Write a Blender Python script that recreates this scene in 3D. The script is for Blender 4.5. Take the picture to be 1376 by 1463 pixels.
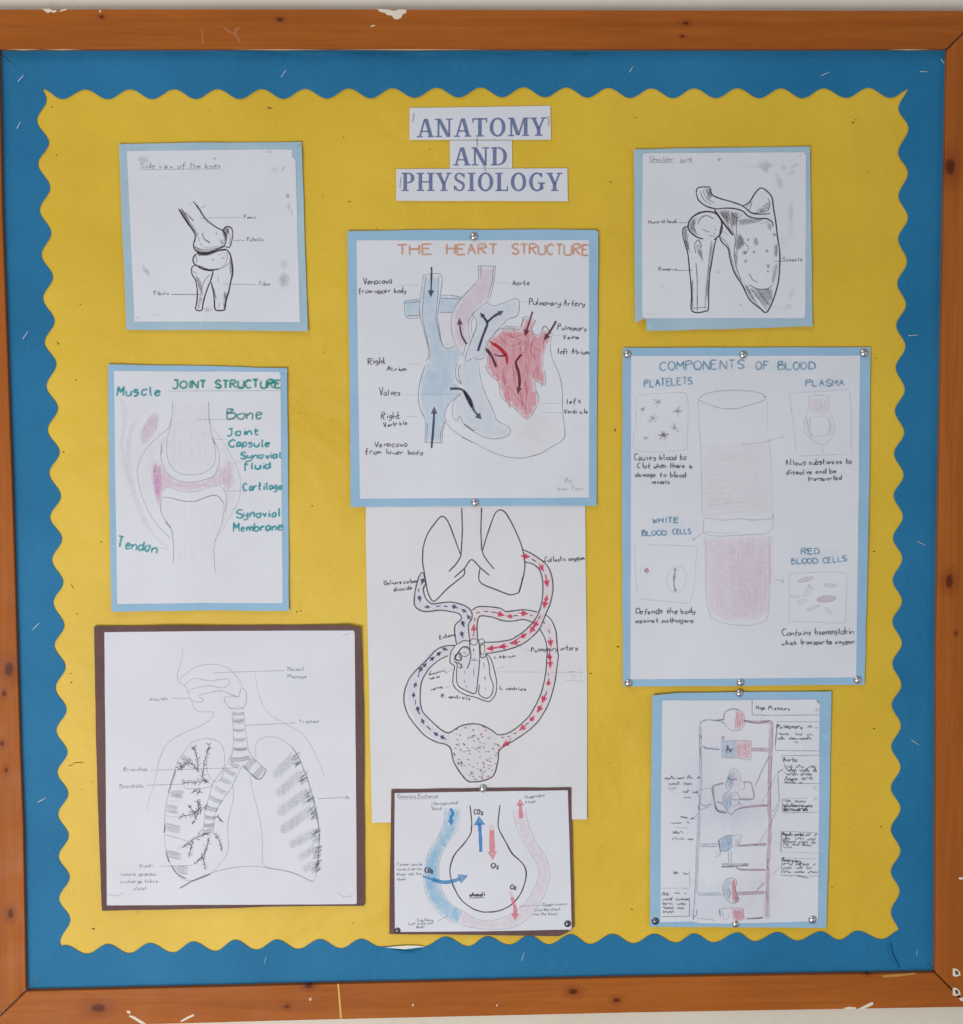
import bpy, bmesh, math, random
from mathutils import Vector, Matrix, noise
from mathutils.geometry import delaunay_2d_cdt

for o in list(bpy.data.objects):
    bpy.data.objects.remove(o)
SC = bpy.context.scene
COL = SC.collection
random.seed(7)

# ------------------------------------------------------------------ camera
CAM = Vector((-0.05809, -1.76274, 1.62544))
YAW, PITCH, ROLL = -0.032647, -0.0621, 0.007896
IW, IH = 1376.0, 1463.0
FOC = 51.0
FPX = FOC / 36.0 * IH
cam_d = bpy.data.cameras.new('camera')
cam_d.lens = FOC
cam_d.sensor_width = 36.0
cam_d.clip_start = 0.05
cam_d.clip_end = 60.0
cam = bpy.data.objects.new('camera', cam_d)
COL.objects.link(cam)
R1 = Matrix.Rotation(YAW, 3, 'Z')
R2 = Matrix.Rotation(PITCH, 3, 'X')
R3 = Matrix.Rotation(ROLL, 3, 'Y')
RW = R1 @ R2 @ R3                              # looks along +Y, Z up
BASE = Matrix(((1, 0, 0), (0, 0, -1), (0, 1, 0)))
cam.matrix_world = Matrix.Translation(CAM) @ (RW @ BASE).to_4x4()
SC.camera = cam

# ------------------------------------------------------------------ world, lamps, exposure
w = bpy.data.worlds.new('World')
SC.world = w
w.use_nodes = True
w.node_tree.nodes['Background'].inputs[0].default_value = (0.80, 0.87, 1.0, 1)
w.node_tree.nodes['Background'].inputs[1].default_value = 0.27


def area(name, loc, aim, sx, sy, power, col):
    d = bpy.data.lights.new(name, 'AREA')
    d.shape = 'RECTANGLE'
    d.size, d.size_y = sx, sy
    d.energy = power
    d.color = col
    o = bpy.data.objects.new(name, d)
    COL.objects.link(o)
    o.location = loc
    o.rotation_euler = (Vector(aim) - Vector(loc)).to_track_quat('-Z', 'Y').to_euler()
    return o


area('low_left_fill', (-0.95, -2.1, 0.6), (-0.1, 0, 1.15), 1.3, 1.1, 40, (1.0, 0.955, 0.90))  # added fill, not a window: brightens the board towards the lower left
area('side_window_light', (3.0, -2.5, 1.3), (0, 0, 1.2), 2.2, 2.4, 13, (0.90, 0.95, 1.0))
area('ceiling_light', (-1.5, -1.5, 4.2), (-0.5, 0, 1.5), 1.6, 1.2, 24, (1.0, 0.96, 0.90))
SC.view_settings.view_transform = 'Standard'
SC.view_settings.look = 'None'
SC.view_settings.exposure = -0.05
SC.view_settings.gamma = 1.0
SC.cycles.transparent_max_bounces = 48
SC.cycles.filter_width = 1.5
SC.cycles.max_bounces = 5

# ------------------------------------------------------------------ placing: a spot of the board, h metres in front of it


def P(px, py, h=0.0):
    d = RW @ Vector(((px - IW / 2) / FPX, 1.0, -(py - IH / 2) / FPX))
    t = (-h - CAM.y) / d.y
    return CAM + d * t


MM = 0.001


def lin(c):
    c = c / 255.0
    return c / 12.92 if c <= 0.04045 else ((c + 0.055) / 1.055) ** 2.4


def RGB(r, g, b, k=1.0):
    return (lin(r) * k, lin(g) * k, lin(b) * k, 1.0)


# ------------------------------------------------------------------ materials
class NT:
    def __init__(s, name):
        s.m = bpy.data.materials.new(name)
        s.m.use_nodes = True
        s.t = s.m.node_tree
        s.n = s.t.nodes
        s.bsdf = s.n['Principled BSDF']
        s.out = s.n['Material Output']
        s.tc = s.n.new('ShaderNodeTexCoord')

    def L(s, a, b):
        s.t.links.new(a, b)

    def val(s, sock, v):
        if hasattr(v, 'is_linked') or isinstance(v, bpy.types.NodeSocket):
            s.L(v, sock)
        else:
            sock.default_value = v

    def noise(s, scale, detail=3, rough=.5, vec=None, dist=0.0):
        n = s.n.new('ShaderNodeTexNoise')
        n.inputs['Scale'].default_value = scale
        n.inputs['Detail'].default_value = detail
        n.inputs['Roughness'].default_value = rough
        n.inputs['Distortion'].default_value = dist
        s.L(vec if vec is not None else s.tc.outputs['Object'], n.inputs['Vector'])
        return n.outputs['Fac']

    def map(s, scale=(1, 1, 1), loc=(0, 0, 0), rot=(0, 0, 0)):
        n = s.n.new('ShaderNodeMapping')
        n.inputs['Scale'].default_value = scale
        n.inputs['Location'].default_value = loc
        n.inputs['Rotation'].default_value = rot
        s.L(s.tc.outputs['Object'], n.inputs['Vector'])
        return n.outputs['Vector']

    def math(s, op, a, b=None, c=None, clamp=False):
        n = s.n.new('ShaderNodeMath')
        n.operation = op
        n.use_clamp = clamp
        for i, v in enumerate((a, b, c)):
            if v is not None:
                s.val(n.inputs[i], v)
        return n.outputs[0]

    def rng(s, v, a, b, c, d):
        n = s.n.new('ShaderNodeMapRange')
        s.val(n.inputs[0], v)
        for i, q in enumerate((a, b, c, d)):
            n.inputs[i + 1].default_value = q
        return n.outputs[0]

    def mix(s, f, a, b):
        n = s.n.new('ShaderNodeMix')
        n.data_type = 'RGBA'
        s.val(n.inputs[0], f)
        s.val(n.inputs[6], a)
        s.val(n.inputs[7], b)
        return n.outputs[2]

    def bump(s, h, strength, dist=0.001):
        n = s.n.new('ShaderNodeBump')
        n.inputs['Strength'].default_value = strength
        n.inputs['Distance'].default_value = dist
        s.L(h, n.inputs['Height'])
        s.L(n.outputs[0], s.bsdf.inputs['Normal'])

    def base(s, c, rough=.8, spec=.3):
        s.val(s.bsdf.inputs['Base Color'], c)
        s.val(s.bsdf.inputs['Roughness'], rough)
        s.bsdf.inputs['Specular IOR Level'].default_value = spec


def paper_mat(name, c1, c2, big=9, fine=420, fibre=.5, bump=.25, spec=.25, rough=.8):
    n = NT(name)
    a = n.noise(big, 3)
    f = n.noise(fine, 3, .65)
    t = n.math('ADD', n.math('MULTIPLY', a, 1 - fibre), n.math('MULTIPLY', f, fibre))
    n.base(n.mix(n.rng(t, .36, .64, 0, 1), c1, c2), rough, spec)
    h = n.math('ADD', n.math('ADD', n.math('MULTIPLY', n.noise(14, 2), .8), n.math('MULTIPLY', n.noise(4.5, 3, .5, None, 1.5), 1.6)), n.math('MULTIPLY', n.noise(600, 2), .06))
    n.bump(h, bump, .006)
    return n.m


M_SHEET = paper_mat('white_paper', RGB(216, 218, 225), RGB(223, 225, 233), fibre=.35, bump=.16)
M_SHEET2 = paper_mat('cream_white_paper', RGB(217, 217, 221), RGB(224, 224, 229), fibre=.35, bump=.14)
M_LBLUE = paper_mat('light_blue_card', RGB(146, 184, 212), RGB(157, 194, 221), big=16, bump=.2)
M_GBLUE = paper_mat('faded_blue_card', RGB(158, 186, 203), RGB(175, 200, 215), big=14, bump=.25)
M_BROWN = paper_mat('brown_card', RGB(98, 74, 73), RGB(112, 87, 85), big=16, bump=.25)
M_YELLOW = paper_mat('yellow_backing_paper', RGB(215, 177, 38), RGB(228, 191, 52), big=5, fine=300, fibre=.34, bump=.55, spec=.5, rough=.5)
M_BLUE = paper_mat('blue_border_paper', RGB(24, 106, 150), RGB(38, 121, 168), big=6, fine=320, fibre=.42, bump=.45, spec=.25, rough=.65)
M_CURL = paper_mat('border_paper_underside', RGB(226, 224, 210), RGB(236, 234, 222))


def plain(name, c, rough=.7, metal=0.0, spec=.4):
    n = NT(name)
    f = n.noise(240, 2)
    n.base(n.mix(f, tuple(x * .9 for x in c[:3]) + (1,), tuple(min(1, x * 1.08) for x in c[:3]) + (1,)), rough, spec)
    n.bsdf.inputs['Metallic'].default_value = metal
    return n.m


M_PIN = plain('polished_steel', (.68, .66, .66, 1), .3, 1.0)
M_PIND = plain('dull_steel', (.20, .20, .23, 1), .3, 1.0)
M_STAPLE = plain('staple_wire', (.78, .82, .86, 1), .45, .35)
M_FLAKE = plain('bare_flake', RGB(232, 220, 200), .85)
M_DARK = plain('pin_hole_dark', RGB(104, 84, 30), .9)


def wall_mat():
    n = NT('painted_wall')
    a = n.noise(5, 4)
    n.base(n.mix(n.rng(a, .3, .7, 0, 1), RGB(218, 211, 194), RGB(227, 221, 206)), .75, .3)
    n.bump(n.noise(70, 4, .6), .35, .003)
    return n.m


M_WALL = wall_mat()


def wood_mat(name, vertical, knots):
    """varnished pine; knots: (x, z, radius) in board space"""
    n = NT(name)
    s = (9, 9, .8) if vertical else (.8, 9, 9)
    v = n.map(s)
    warp = n.noise(1.3, 2, .5, v)
    g1 = n.noise(4.5, 5, .62, v, 1.2)
    s2 = (160, 160, 3.2) if vertical else (3.2, 160, 160)
    g2 = n.noise(1.0, 6, .7, n.map(s2))
    s3 = (26, 26, 1.1) if vertical else (1.1, 26, 26)
    g3 = n.noise(1.0, 3, .55, n.map(s3), .6)
    t = n.math('ADD', n.math('MULTIPLY', g1, .34), n.math('MULTIPLY', g2, .30))
    t = n.math('ADD', t, n.math('MULTIPLY', g3, .24))
    t = n.math('ADD', t, n.math('MULTIPLY', warp, .12))
    c = n.mix(n.rng(t, .34, .64, 0, 1), RGB(148, 78, 24), RGB(184, 104, 40))
    c = n.mix(n.math('MULTIPLY', n.rng(n.noise(2.4, 3), .50, .72, 0, 1), .40), c, RGB(140, 70, 30))
    sep = n.n.new('ShaderNodeSeparateXYZ')
    n.L(n.tc.outputs['Object'], sep.inputs[0])
    wob = n.noise(120, 3)
    for (x, z, r) in knots:
        dx = n.math('SUBTRACT', sep.outputs[0], x)
        dz = n.math('SUBTRACT', sep.outputs[2], z)
        kx, kz = (1.15, .72) if vertical else (.72, 1.15)
        d = n.math('SQRT', n.math('ADD', n.math('POWER', n.math('MULTIPLY', dx, kx), 2.0), n.math('POWER', n.math('MULTIPLY', dz, kz), 2.0)))
        d = n.math('ADD', n.math('DIVIDE', d, r), n.math('MULTIPLY', n.math('SUBTRACT', wob, .5), .9))
        halo = n.rng(d, .6, 3.2, .7, 0)
        core = n.rng(d, .62, 1.12, .97, 0)
        c = n.mix(halo, c, RGB(128, 60, 24))
        c = n.mix(core, c, RGB(92, 38, 12))
    fl = n.math('MULTIPLY', n.rng(n.noise(1.0, 5, .75, n.map(tuple(x * 2.6 for x in s2))), .52, .74, 0, 1), .34)
    c = n.mix(fl, c, RGB(112, 56, 22))
    n.base(c, n.rng(n.noise(30, 3), .3, .7, .36, .56), .15)
    n.bsdf.inputs['Coat Weight'].default_value = 0.0
    n.bsdf.inputs['Coat Roughness'].default_value = .3
    n.bump(n.math('ADD', g2, n.math('MULTIPLY', n.noise(22, 2), 1.5)), .12, .002)
    return n.m


_ink = {}


def ink(col, grain=.35, scale=620, rough=.8):
    """flat drawn colour on paper; the attribute 'ink' is how much pigment lies there"""
    key = (tuple(round(x, 4) for x in col), grain, scale)
    if key in _ink:
        return _ink[key]
    n = NT('ink_%d' % len(_ink))
    n.base(col, rough, .15)
    at = n.n.new('ShaderNodeAttribute')
    at.attribute_name = 'ink'
    g = n.rng(n.noise(scale, 3, .6), .32, .62, 1.0 - grain, 1.0)
    g2 = n.rng(n.noise(45, 2), .3, .7, 1.0 - grain * .5, 1.0)
    a = n.math('MULTIPLY', n.math('MULTIPLY', at.outputs['Fac'], g), g2, clamp=True)
    # light crosses the pigment film twice, so one crossing takes the square root
    a = n.math('SUBTRACT', 1.0, n.math('SQRT', n.math('SUBTRACT', 1.0, a, clamp=True)), clamp=True)
    tr = n.n.new('ShaderNodeBsdfTransparent')
    mx = n.n.new('ShaderNodeMixShader')
    n.L(a, mx.inputs[0])
    n.L(tr.outputs[0], mx.inputs[1])
    n.L(n.bsdf.outputs[0], mx.inputs[2])
    n.L(mx.outputs[0], n.out.inputs[0])
    _ink[key] = n.m
    return n.m


# ------------------------------------------------------------------ object helpers
def link_mesh(name, verts, faces, mat, parent=None, origin=None, smooth=False, inkv=None):
    o0 = Vector(origin) if origin is not None else Vector((0, 0, 0))
    me = bpy.data.meshes.new(name)
    me.from_pydata([tuple(Vector(v) - o0) for v in verts], [], faces)
    if inkv is not None:
        at = me.attributes.new('ink', 'FLOAT', 'POINT')
        at.data.foreach_set('value', inkv)
    me.materials.append(mat)
    if smooth:
        for p in me.polygons:
            p.use_smooth = True
    me.update()
    ob = bpy.data.objects.new(name, me)
    COL.objects.link(ob)
    if parent is not None:
        ob.parent = parent
        pw = world_of(parent)
        ob.location = o0 - pw
    else:
        ob.location = o0
    return ob


def world_of(o):
    v = Vector((0, 0, 0))
    while o is not None:
        v += o.location
        o = o.parent
    return v


def tag(o, label=None, cat=None, group=None, kind=None):
    if label:
        o['label'] = label
    if cat:
        o['category'] = cat
    if group:
        o['group'] = group
    if kind:
        o['kind'] = kind
    return o


def empty(name, loc, label, cat, group=None):
    o = bpy.data.objects.new(name, None)
    o.empty_display_size = .02
    COL.objects.link(o)
    o.location = loc
    return tag(o, label, cat, group)


def pts(s):
    v = [float(x) for x in s.replace('(', ' ').replace(')', ' ').replace(',', ' ').split()]
    return list(zip(v[0::2], v[1::2]))


def tf(x0, y0, k):
    return lambda s: [(x0 + a * k, y0 + b * k) for a, b in (pts(s) if isinstance(s, str) else s)]


def catmull(p, step=2.2, closed=False):
    if len(p) < 3:
        return resample(p, step)
    q = [p[-1]] + list(p) + [p[0], p[1]] if closed else [p[0]] + list(p) + [p[-1]]
    out = []
    n = len(q) - 3
    for i in range(n):
        a, b, c, d = q[i:i + 4]
        L = math.hypot(c[0] - b[0], c[1] - b[1])
        k = max(1, int(L / step))
        for j in range(k):
            t = j / k
            t2, t3 = t * t, t * t * t
            out.append(tuple(.5 * (2 * b[m] + (c[m] - a[m]) * t + (2 * a[m] - 5 * b[m] + 4 * c[m] - d[m]) * t2 + (3 * b[m] - a[m] - 3 * c[m] + d[m]) * t3) for m in (0, 1)))
    out.append(q[-2])
    return out


def resample(p, step):
    out = []
    for a, b in zip(p[:-1], p[1:]):
        L = math.hypot(b[0] - a[0], b[1] - a[1])
        k = max(1, int(L / step))
        for j in range(k):
            t = j / k
            out.append((a[0] + (b[0] - a[0]) * t, a[1] + (b[1] - a[1]) * t))
    out.append(p[-1])
    return out


def wobble_outline(poly, step=9, amp=.35, seed=0):
    out = []
    n = len(poly)
    for i in range(n):
        a, b = poly[i], poly[(i + 1) % n]
        L = math.hypot(b[0] - a[0], b[1] - a[1])
        k = max(1, int(L / step))
        nx, ny = (-(b[1] - a[1]) / max(L, 1e-6), (b[0] - a[0]) / max(L, 1e-6))
        for j in range(k):
            t = j / k
            q = noise.noise(Vector((t * L / 45.0, i * 7.3 + seed, .5))) * amp * 2 * min(1, L / 60) * math.sin(math.pi * t) ** .5
            out.append((a[0] + (b[0] - a[0]) * t + nx * q, a[1] + (b[1] - a[1]) * t + ny * q))
    return out


def inside(p, poly):
    x, y = p
    c = False
    j = len(poly) - 1
    for i in range(len(poly)):
        xi, yi = poly[i]
        xj, yj = poly[j]
        if (yi > y) != (yj > y) and x < (xj - xi) * (y - yi) / (yj - yi) + xi:
            c = not c
        j = i
    return c


def plate(name, outline, H, dh, thick, mat, parent, origin, grid=12.0):
    """a thin sheet whose front lies H(x, y)+dh in front of the board, with real edges"""
    xs = [p[0] for p in outline]
    ys = [p[1] for p in outline]
    vs = [Vector(p) for p in outline]
    n = len(vs)
    gx = min(xs) + grid * .5
    k = 0
    while gx < max(xs):
        gy = min(ys) + grid * (.5 if k % 2 else .9)
        while gy < max(ys):
            if inside((gx, gy), outline):
                vs.append(Vector((gx, gy)))
            gy += grid
        gx += grid
        k += 1
    r = delaunay_2d_cdt(vs, [], [list(range(n))], 1, 1e-4)
    V, F = r[0], r[2]
    verts = [P(v.x, v.y, H(v.x, v.y) + dh) for v in V]
    faces = []
    cnt = {}
    for f in F:
        f = list(f)
        a = sum((V[f[i]].x * V[f[(i + 1) % 3]].y - V[f[(i + 1) % 3]].x * V[f[i]].y) for i in range(3))
        if a > 0:
            f.reverse()
        faces.append(f)
        for i in range(3):
            e = (f[i], f[(i + 1) % 3])
            cnt[e] = cnt.get(e, 0) + 1
    nt = len(faces)
    off = {}
    for (a, b) in list(cnt):
        if (b, a) not in cnt:
            q = []
            for i in (a, b):
                if i not in off:
                    off[i] = (len(verts), len(verts) + 1)
                    verts.append(verts[i].copy())
                    verts.append(verts[i] + Vector((0, thick, 0)))
                q.append(off[i])
            faces.append([q[0][0], q[0][1], q[1][1], q[1][0]])
    ob = link_mesh(name, verts, faces, mat, parent, origin)
    for i, p in enumerate(ob.data.polygons):
        p.use_smooth = i < nt
    return ob


# ------------------------------------------------------------------ hand lettering: single stroke glyphs on a 5 x 9 grid, baseline 2, x-height 6
GL = {
 'A': '02 29 42|15 35', 'B': '02 09|~09 39 38 06|~06 46 43 02', 'C': '~48 29 07 04 22 43', 'D': '02 09|~09 38 46 43 02',
 'E': '49 09 02 42|06 36', 'F': '49 09 02|06 36', 'G': '~48 29 07 04 22 43 45|25 45', 'H': '02 09|42 49|06 46', 'I': '12 19',
 'J': '~39 33 12 03|19 49', 'K': '02 09|49 05 42', 'L': '09 02 42', 'M': '02 09 25 49 42', 'N': '02 09 42 49',
 'O': '~29 07 04 22 44 47 29', 'P': '02 09|~09 39 47 06', 'R': '02 09|~09 39 47 06|16 42', 'S': '~48 29 07 16 35 43 22 03',
 'T': '22 29|09 49', 'U': '~09 03 22 43 49', 'V': '09 22 49', 'W': '09 12 27 32 49', 'Y': '09 26 49|26 22', 'X': '09 42|49 02',
 'a': '~36 16 04 12 34|36 32', 'b': '09 02|~04 26 34 22 02', 'c': '~36 16 04 12 33', 'd': '~36 16 04 12 34|39 32',
 'e': '~04 35 26 16 04 12 33', 'f': '~38 29 17 12 10|06 36', 'g': '~36 16 04 13 34|~36 31 10 00', 'h': '09 02|~04 26 35 32',
 'i': '12 16|17 18', 'j': '~26 21 10 00|27 28', 'k': '09 02|36 04 32', 'l': '~19 13 22', 'm': '06 02|~04 16 25 22|~24 36 45 42',
 'n': '06 02|~04 26 35 32', 'o': '~26 05 03 22 34 36 26', 'p': '06 00|~05 26 34 22 03', 'r': '06 02|~04 16 36',
 's': '~36 16 05 34 22 02', 't': '~19 13 22 32|06 36', 'u': '~06 03 22 34|36 32', 'v': '06 22 36', 'w': '06 12 24 32 46',
 'x': '06 32|36 02', 'y': '~06 04 13 34|~36 31 10 00', 'z': '06 36 02 32', '2': '~07 29 37 02|02 42', '.': '02 03', '(': '~29 06 05 22',
 ')': '~09 26 25 02', '_2': '~05 16 25 01|01 31',
}


def squash(y, c, mess):
    """hurried writing keeps its small letters low under tall stems"""
    if mess < 1 or c.isupper():
        return y
    return 2 + (y - 2) * .8 if y <= 6 else 5.2 + (y - 6) * 1.2


def glyph_adv(c):
    if c == ' ':
        return 3.6
    g = GL.get(c)
    mx = max(int(t.strip('~')[0]) for s in g.split('|') for t in s.split())
    return mx + 1.35


# ------------------------------------------------------------------ posters
class Poster:
    def __init__(s, name, label, cat, centre, h0=1.2, amp=.5, seed=0, corners=(), group=None):
        s.h0, s.amp, s.seed = h0 * MM, amp * MM, seed
        s.corners = corners
        s.c = centre
        s.origin = P(centre[0], centre[1], s.h0)
        s.root = empty(name, s.origin, label, cat, group)
        s.rnd = random.Random(seed * 13 + 5)
        s.k = 0
        s.top = 0.0
        s.parent = s.root
        s.depth = 0
        s.each = False
        s.fat, s.dk = .10, 1.12
        s.seed0 = seed

    def H(s, x, y):
        a = s.amp * (noise.noise(Vector((x / 120.0, y / 120.0, s.seed * 3.1))) + .35 * noise.noise(Vector((x / 45.0, y / 45.0, s.seed * 5.1 + 9))))
        for (cx, cy, r, lift) in s.corners:
            d = math.hypot(x - cx, y - cy)
            if d < r:
                a += lift * MM * (1 - d / r) ** 2
        return s.h0 + a + s.amp * .9

    def sheet(s, name, poly, thick=.35, mat=M_SHEET, dh=0.0, wob=.35, parent=None, label=None):
        s.top = dh * MM
        o = plate(name, wobble_outline(poly, 9, wob, s.seed + dh), s.H, s.top, thick * MM, mat, parent or s.root, s.origin)
        if label:
            o['label'] = label
        s.parent = o
        return o

    def part(s, name, col, grain=.35, scale=620, label=None, each=False):
        """start a drawn part; with each=True every mark made next is a part of its own"""
        s.flush()
        s.each = each
        s.args = (name, col, grain, scale, label)
        s.k += 1
        s.pn, s.pm, s.pl = name, ink(col, grain, scale), label
        s.v, s.f, s.a, s.i = [], [], [], 0
        return s

    def flush(s):
        if getattr(s, 'v', None):
            o = link_mesh(s.pn, s.v, s.f, s.pm, s.parent, s.origin, inkv=s.a)
            if s.pl:
                o['label'] = s.pl
            if s.pn.split('_')[-1] in ('shading', 'tips', 'rings', 'dashes', 'blots', 'streaks', 'tint', 'colour'):
                o['kind'] = 'stuff'
        s.v = []

    def fresh(s):
        if s.each and s.depth == 0 and s.v:
            s.part(*s.args, each=True)

    def put(s, x, y, d):
        h = s.H(x, y) + s.top + .07 * MM + s.k * .0035 * MM + (s.i % 14) * .0004 * MM
        s.v.append(P(x, y, h))
        s.a.append(max(0, min(1, d)))
        return len(s.v) - 1

    def stroke(s, p, w=1.1, d=.9, smooth=True, taper=.25, wv=.22, jit=.12, closed=False, step=2.2):
        if smooth:
            p = catmull(p, step, closed)
        else:
            p = resample(p, step)
        s.i += 1
        n = len(p)
        sd = s.rnd.random() * 90
        prev = None
        for i in range(n):
            a, b = p[max(0, i - 1)], p[min(n - 1, i + 1)]
            dx, dy = b[0] - a[0], b[1] - a[1]
            L = math.hypot(dx, dy) or 1
            nx, ny = -dy / L, dx / L
            u = i / max(1, n - 1)
            q = noise.noise(Vector((i * step / 14.0, sd, 0)))
            q2 = noise.noise(Vector((i * step / 9.0, sd, 7)))
            ww = (w * .5 + s.fat) * (1 + wv * 1.6 * q) * (1 - taper * (abs(2 * u - 1) ** 6))
            dd = min(1.0, d * s.dk) * (1 + .5 * wv * q2 * 2)
            ox, oy = nx * jit * q2, ny * jit * q2
            e = (s.put(p[i][0] + ox + nx * ww, p[i][1] + oy + ny * ww, dd), s.put(p[i][0] + ox - nx * ww, p[i][1] + oy - ny * ww, dd))
            if prev:
                s.f.append([prev[0], e[0], e[1], prev[1]])
            prev = e
        return s

    def sketch(s, p, w=1.0, d=.7, n=2, off=.5, **k):
        for i in range(n):
            ox, oy = s.rnd.uniform(-off, off), s.rnd.uniform(-off, off)
            s.stroke([(a + ox, b + oy) for a, b in p], w, d, **k)
        return s

    def line(s, p, w=1.0, d=.6, **k):
        return s.stroke(p, w, d, smooth=False, **k)

    def fill(s, poly, d=.6, feather=0.0, smooth=False, var=.12):
        if smooth:
            poly = catmull(poly, 4, True)[:-1]
        else:
            poly = resample(list(poly) + [poly[0]], 5)[:-1]
        s.i += 1
        vs = [Vector(q) for q in poly]
        n = len(vs)
        xs = [q[0] for q in poly]
        ys = [q[1] for q in poly]
        g = 6.0
        x = min(xs)
        while x < max(xs):
            y = min(ys)
            while y < max(ys):
                if inside((x, y), poly):
                    dm = min((x - q[0]) ** 2 + (y - q[1]) ** 2 for q in poly)
                    if dm > 5:
                        vs.append(Vector((x, y)))
                y += g
            x += g
        r = delaunay_2d_cdt(vs, [], [list(range(n))], 1, 1e-4)
        b = len(s.v)
        for v in r[0]:
            dm = min((v.x - q[0]) ** 2 + (v.y - q[1]) ** 2 for q in poly) ** .5
            e = 1.0 if feather <= 0 else min(1, dm / feather)
            q = 1 + var * 2 * noise.noise(Vector((v.x / 9, v.y / 22, s.seed)))
            s.put(v.x, v.y, d * e * q)
        for f in r[2]:
            f = list(f)
            a = sum((r[0][f[i]].x * r[0][f[(i + 1) % 3]].y - r[0][f[(i + 1) % 3]].x * r[0][f[i]].y) for i in range(3))
            if a > 0:
                f.reverse()
            s.f.append([b + i for i in f])
        return s

    def hatch(s, poly, ang=60, gap=1.8, w=1.0, d=.4, jit=.5):
        a = math.radians(ang)
        ca, sa = math.cos(a), math.sin(a)
        rp = [(x * ca + y * sa, -x * sa + y * ca) for x, y in poly]
        ys = [q[1] for q in rp]
        y = min(ys) + gap * .5
        while y < max(ys):
            xs = []
            for i in range(len(rp)):
                p0, p1 = rp[i], rp[(i + 1) % len(rp)]
                if (p0[1] > y) != (p1[1] > y):
                    xs.append(p0[0] + (y - p0[1]) / (p1[1] - p0[1]) * (p1[0] - p0[0]))
            xs.sort()
            for x0, x1 in zip(xs[0::2], xs[1::2]):
                if x1 - x0 > 1.2:
                    x0 += s.rnd.uniform(-jit, jit)
                    x1 += s.rnd.uniform(-jit, jit)
                    y0, y1 = y + s.rnd.uniform(-jit, jit) * .6, y + s.rnd.uniform(-jit, jit) * .6
                    s.line([(x0 * ca - y0 * sa, x0 * sa + y0 * ca), (x1 * ca - y1 * sa, x1 * sa + y1 * ca)], w, d * s.rnd.uniform(.7, 1.15), step=4, taper=.6)
            y += gap * s.rnd.uniform(.8, 1.2)
        return s

    def smudge(s, x, y, rx, ry, d=.25, rot=0):
        s.i += 1
        a = math.radians(rot)
        c = s.put(x, y, d)
        rings = []
        for k, (rr, dd) in enumerate(((.45, .75), (1.0, 0.0))):
            r = []
            for i in range(14):
                t = i / 14 * 6.2832
                q = 1 + .3 * noise.noise(Vector((math.cos(t) * 1.5 + x, math.sin(t) * 1.5 + y, s.seed)))
                u, v = math.cos(t) * rx * rr * q, math.sin(t) * ry * rr * q
                r.append(s.put(x + u * math.cos(a) - v * math.sin(a), y + u * math.sin(a) + v * math.cos(a), d * dd))
            rings.append(r)
        for i in range(14):
            j = (i + 1) % 14
            s.f.append([c, rings[0][j], rings[0][i]])
            s.f.append([rings[0][i], rings[0][j], rings[1][j], rings[1][i]])
        return s

    def ell(s, x, y, rx, ry, rot=0, w=1.0, d=.7, n=14, a0=0, a1=360):
        r = math.radians(rot)
        p = []
        for i in range(n + 1):
            t = math.radians(a0 + (a1 - a0) * i / n)
            u, v = rx * math.cos(t), ry * math.sin(t)
            p.append((x + u * math.cos(r) - v * math.sin(r), y + u * math.sin(r) + v * math.cos(r)))
        return s.stroke(p, w, d)

    def blob(s, x, y, rx, ry, rot=0, d=.7):
        r = math.radians(rot)
        p = []
        for i in range(10):
            t = i / 10 * 6.2832
            q = s.rnd.uniform(.82, 1.12)
            u, v = rx * math.cos(t) * q, ry * math.sin(t) * q
            p.append((x + u * math.cos(r) - v * math.sin(r), y + u * math.sin(r) + v * math.cos(r)))
        return s.fill(p, d)

    def text(s, t, x0, y0, x1, y1, cap, w=1.1, d=.85, mess=1.0, slant=.06):
        w += .22
        total = sum(glyph_adv(c) for c in t) - 1.35
        if mess >= 1:
            mess *= 1.3
        L = math.hypot(x1 - x0, y1 - y0)
        ux, uy = (x1 - x0) / L, (y1 - y0) / L
        kx, ky = L / total, cap / 7.0
        cx = 0.0
        for c in t:
            if c != ' ':
                jy = s.rnd.uniform(-.35, .35) * mess
                jr = s.rnd.uniform(-.07, .07) * mess
                js = 1 + s.rnd.uniform(-.12, .12) * mess
                jx = 1 + s.rnd.uniform(-.16, .16) * mess
                jo = s.rnd.uniform(-.3, .3) * mess
                for st in GL[c].split('|'):
                    sm = st[0] == '~'
                    p = []
                    for q in st.strip('~').split():
                        gx, gy = int(q[0]) * jx + jo + s.rnd.uniform(-.24, .24) * mess, (squash(int(q[1]), c, mess) - 2 + s.rnd.uniform(-.24, .24) * mess) * js + jy
                        lx = (cx + gx) * kx + gy * ky * (slant + jr)
                        ly = gy * ky
                        p.append((x0 + ux * lx + uy * ly, y0 + uy * lx - ux * ly))
                    s.stroke(p, w, d, smooth=sm, step=max(.8, min(2, cap * .12)), taper=.35, jit=.1 * mess)
            cx += glyph_adv(c)
        return s

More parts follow.
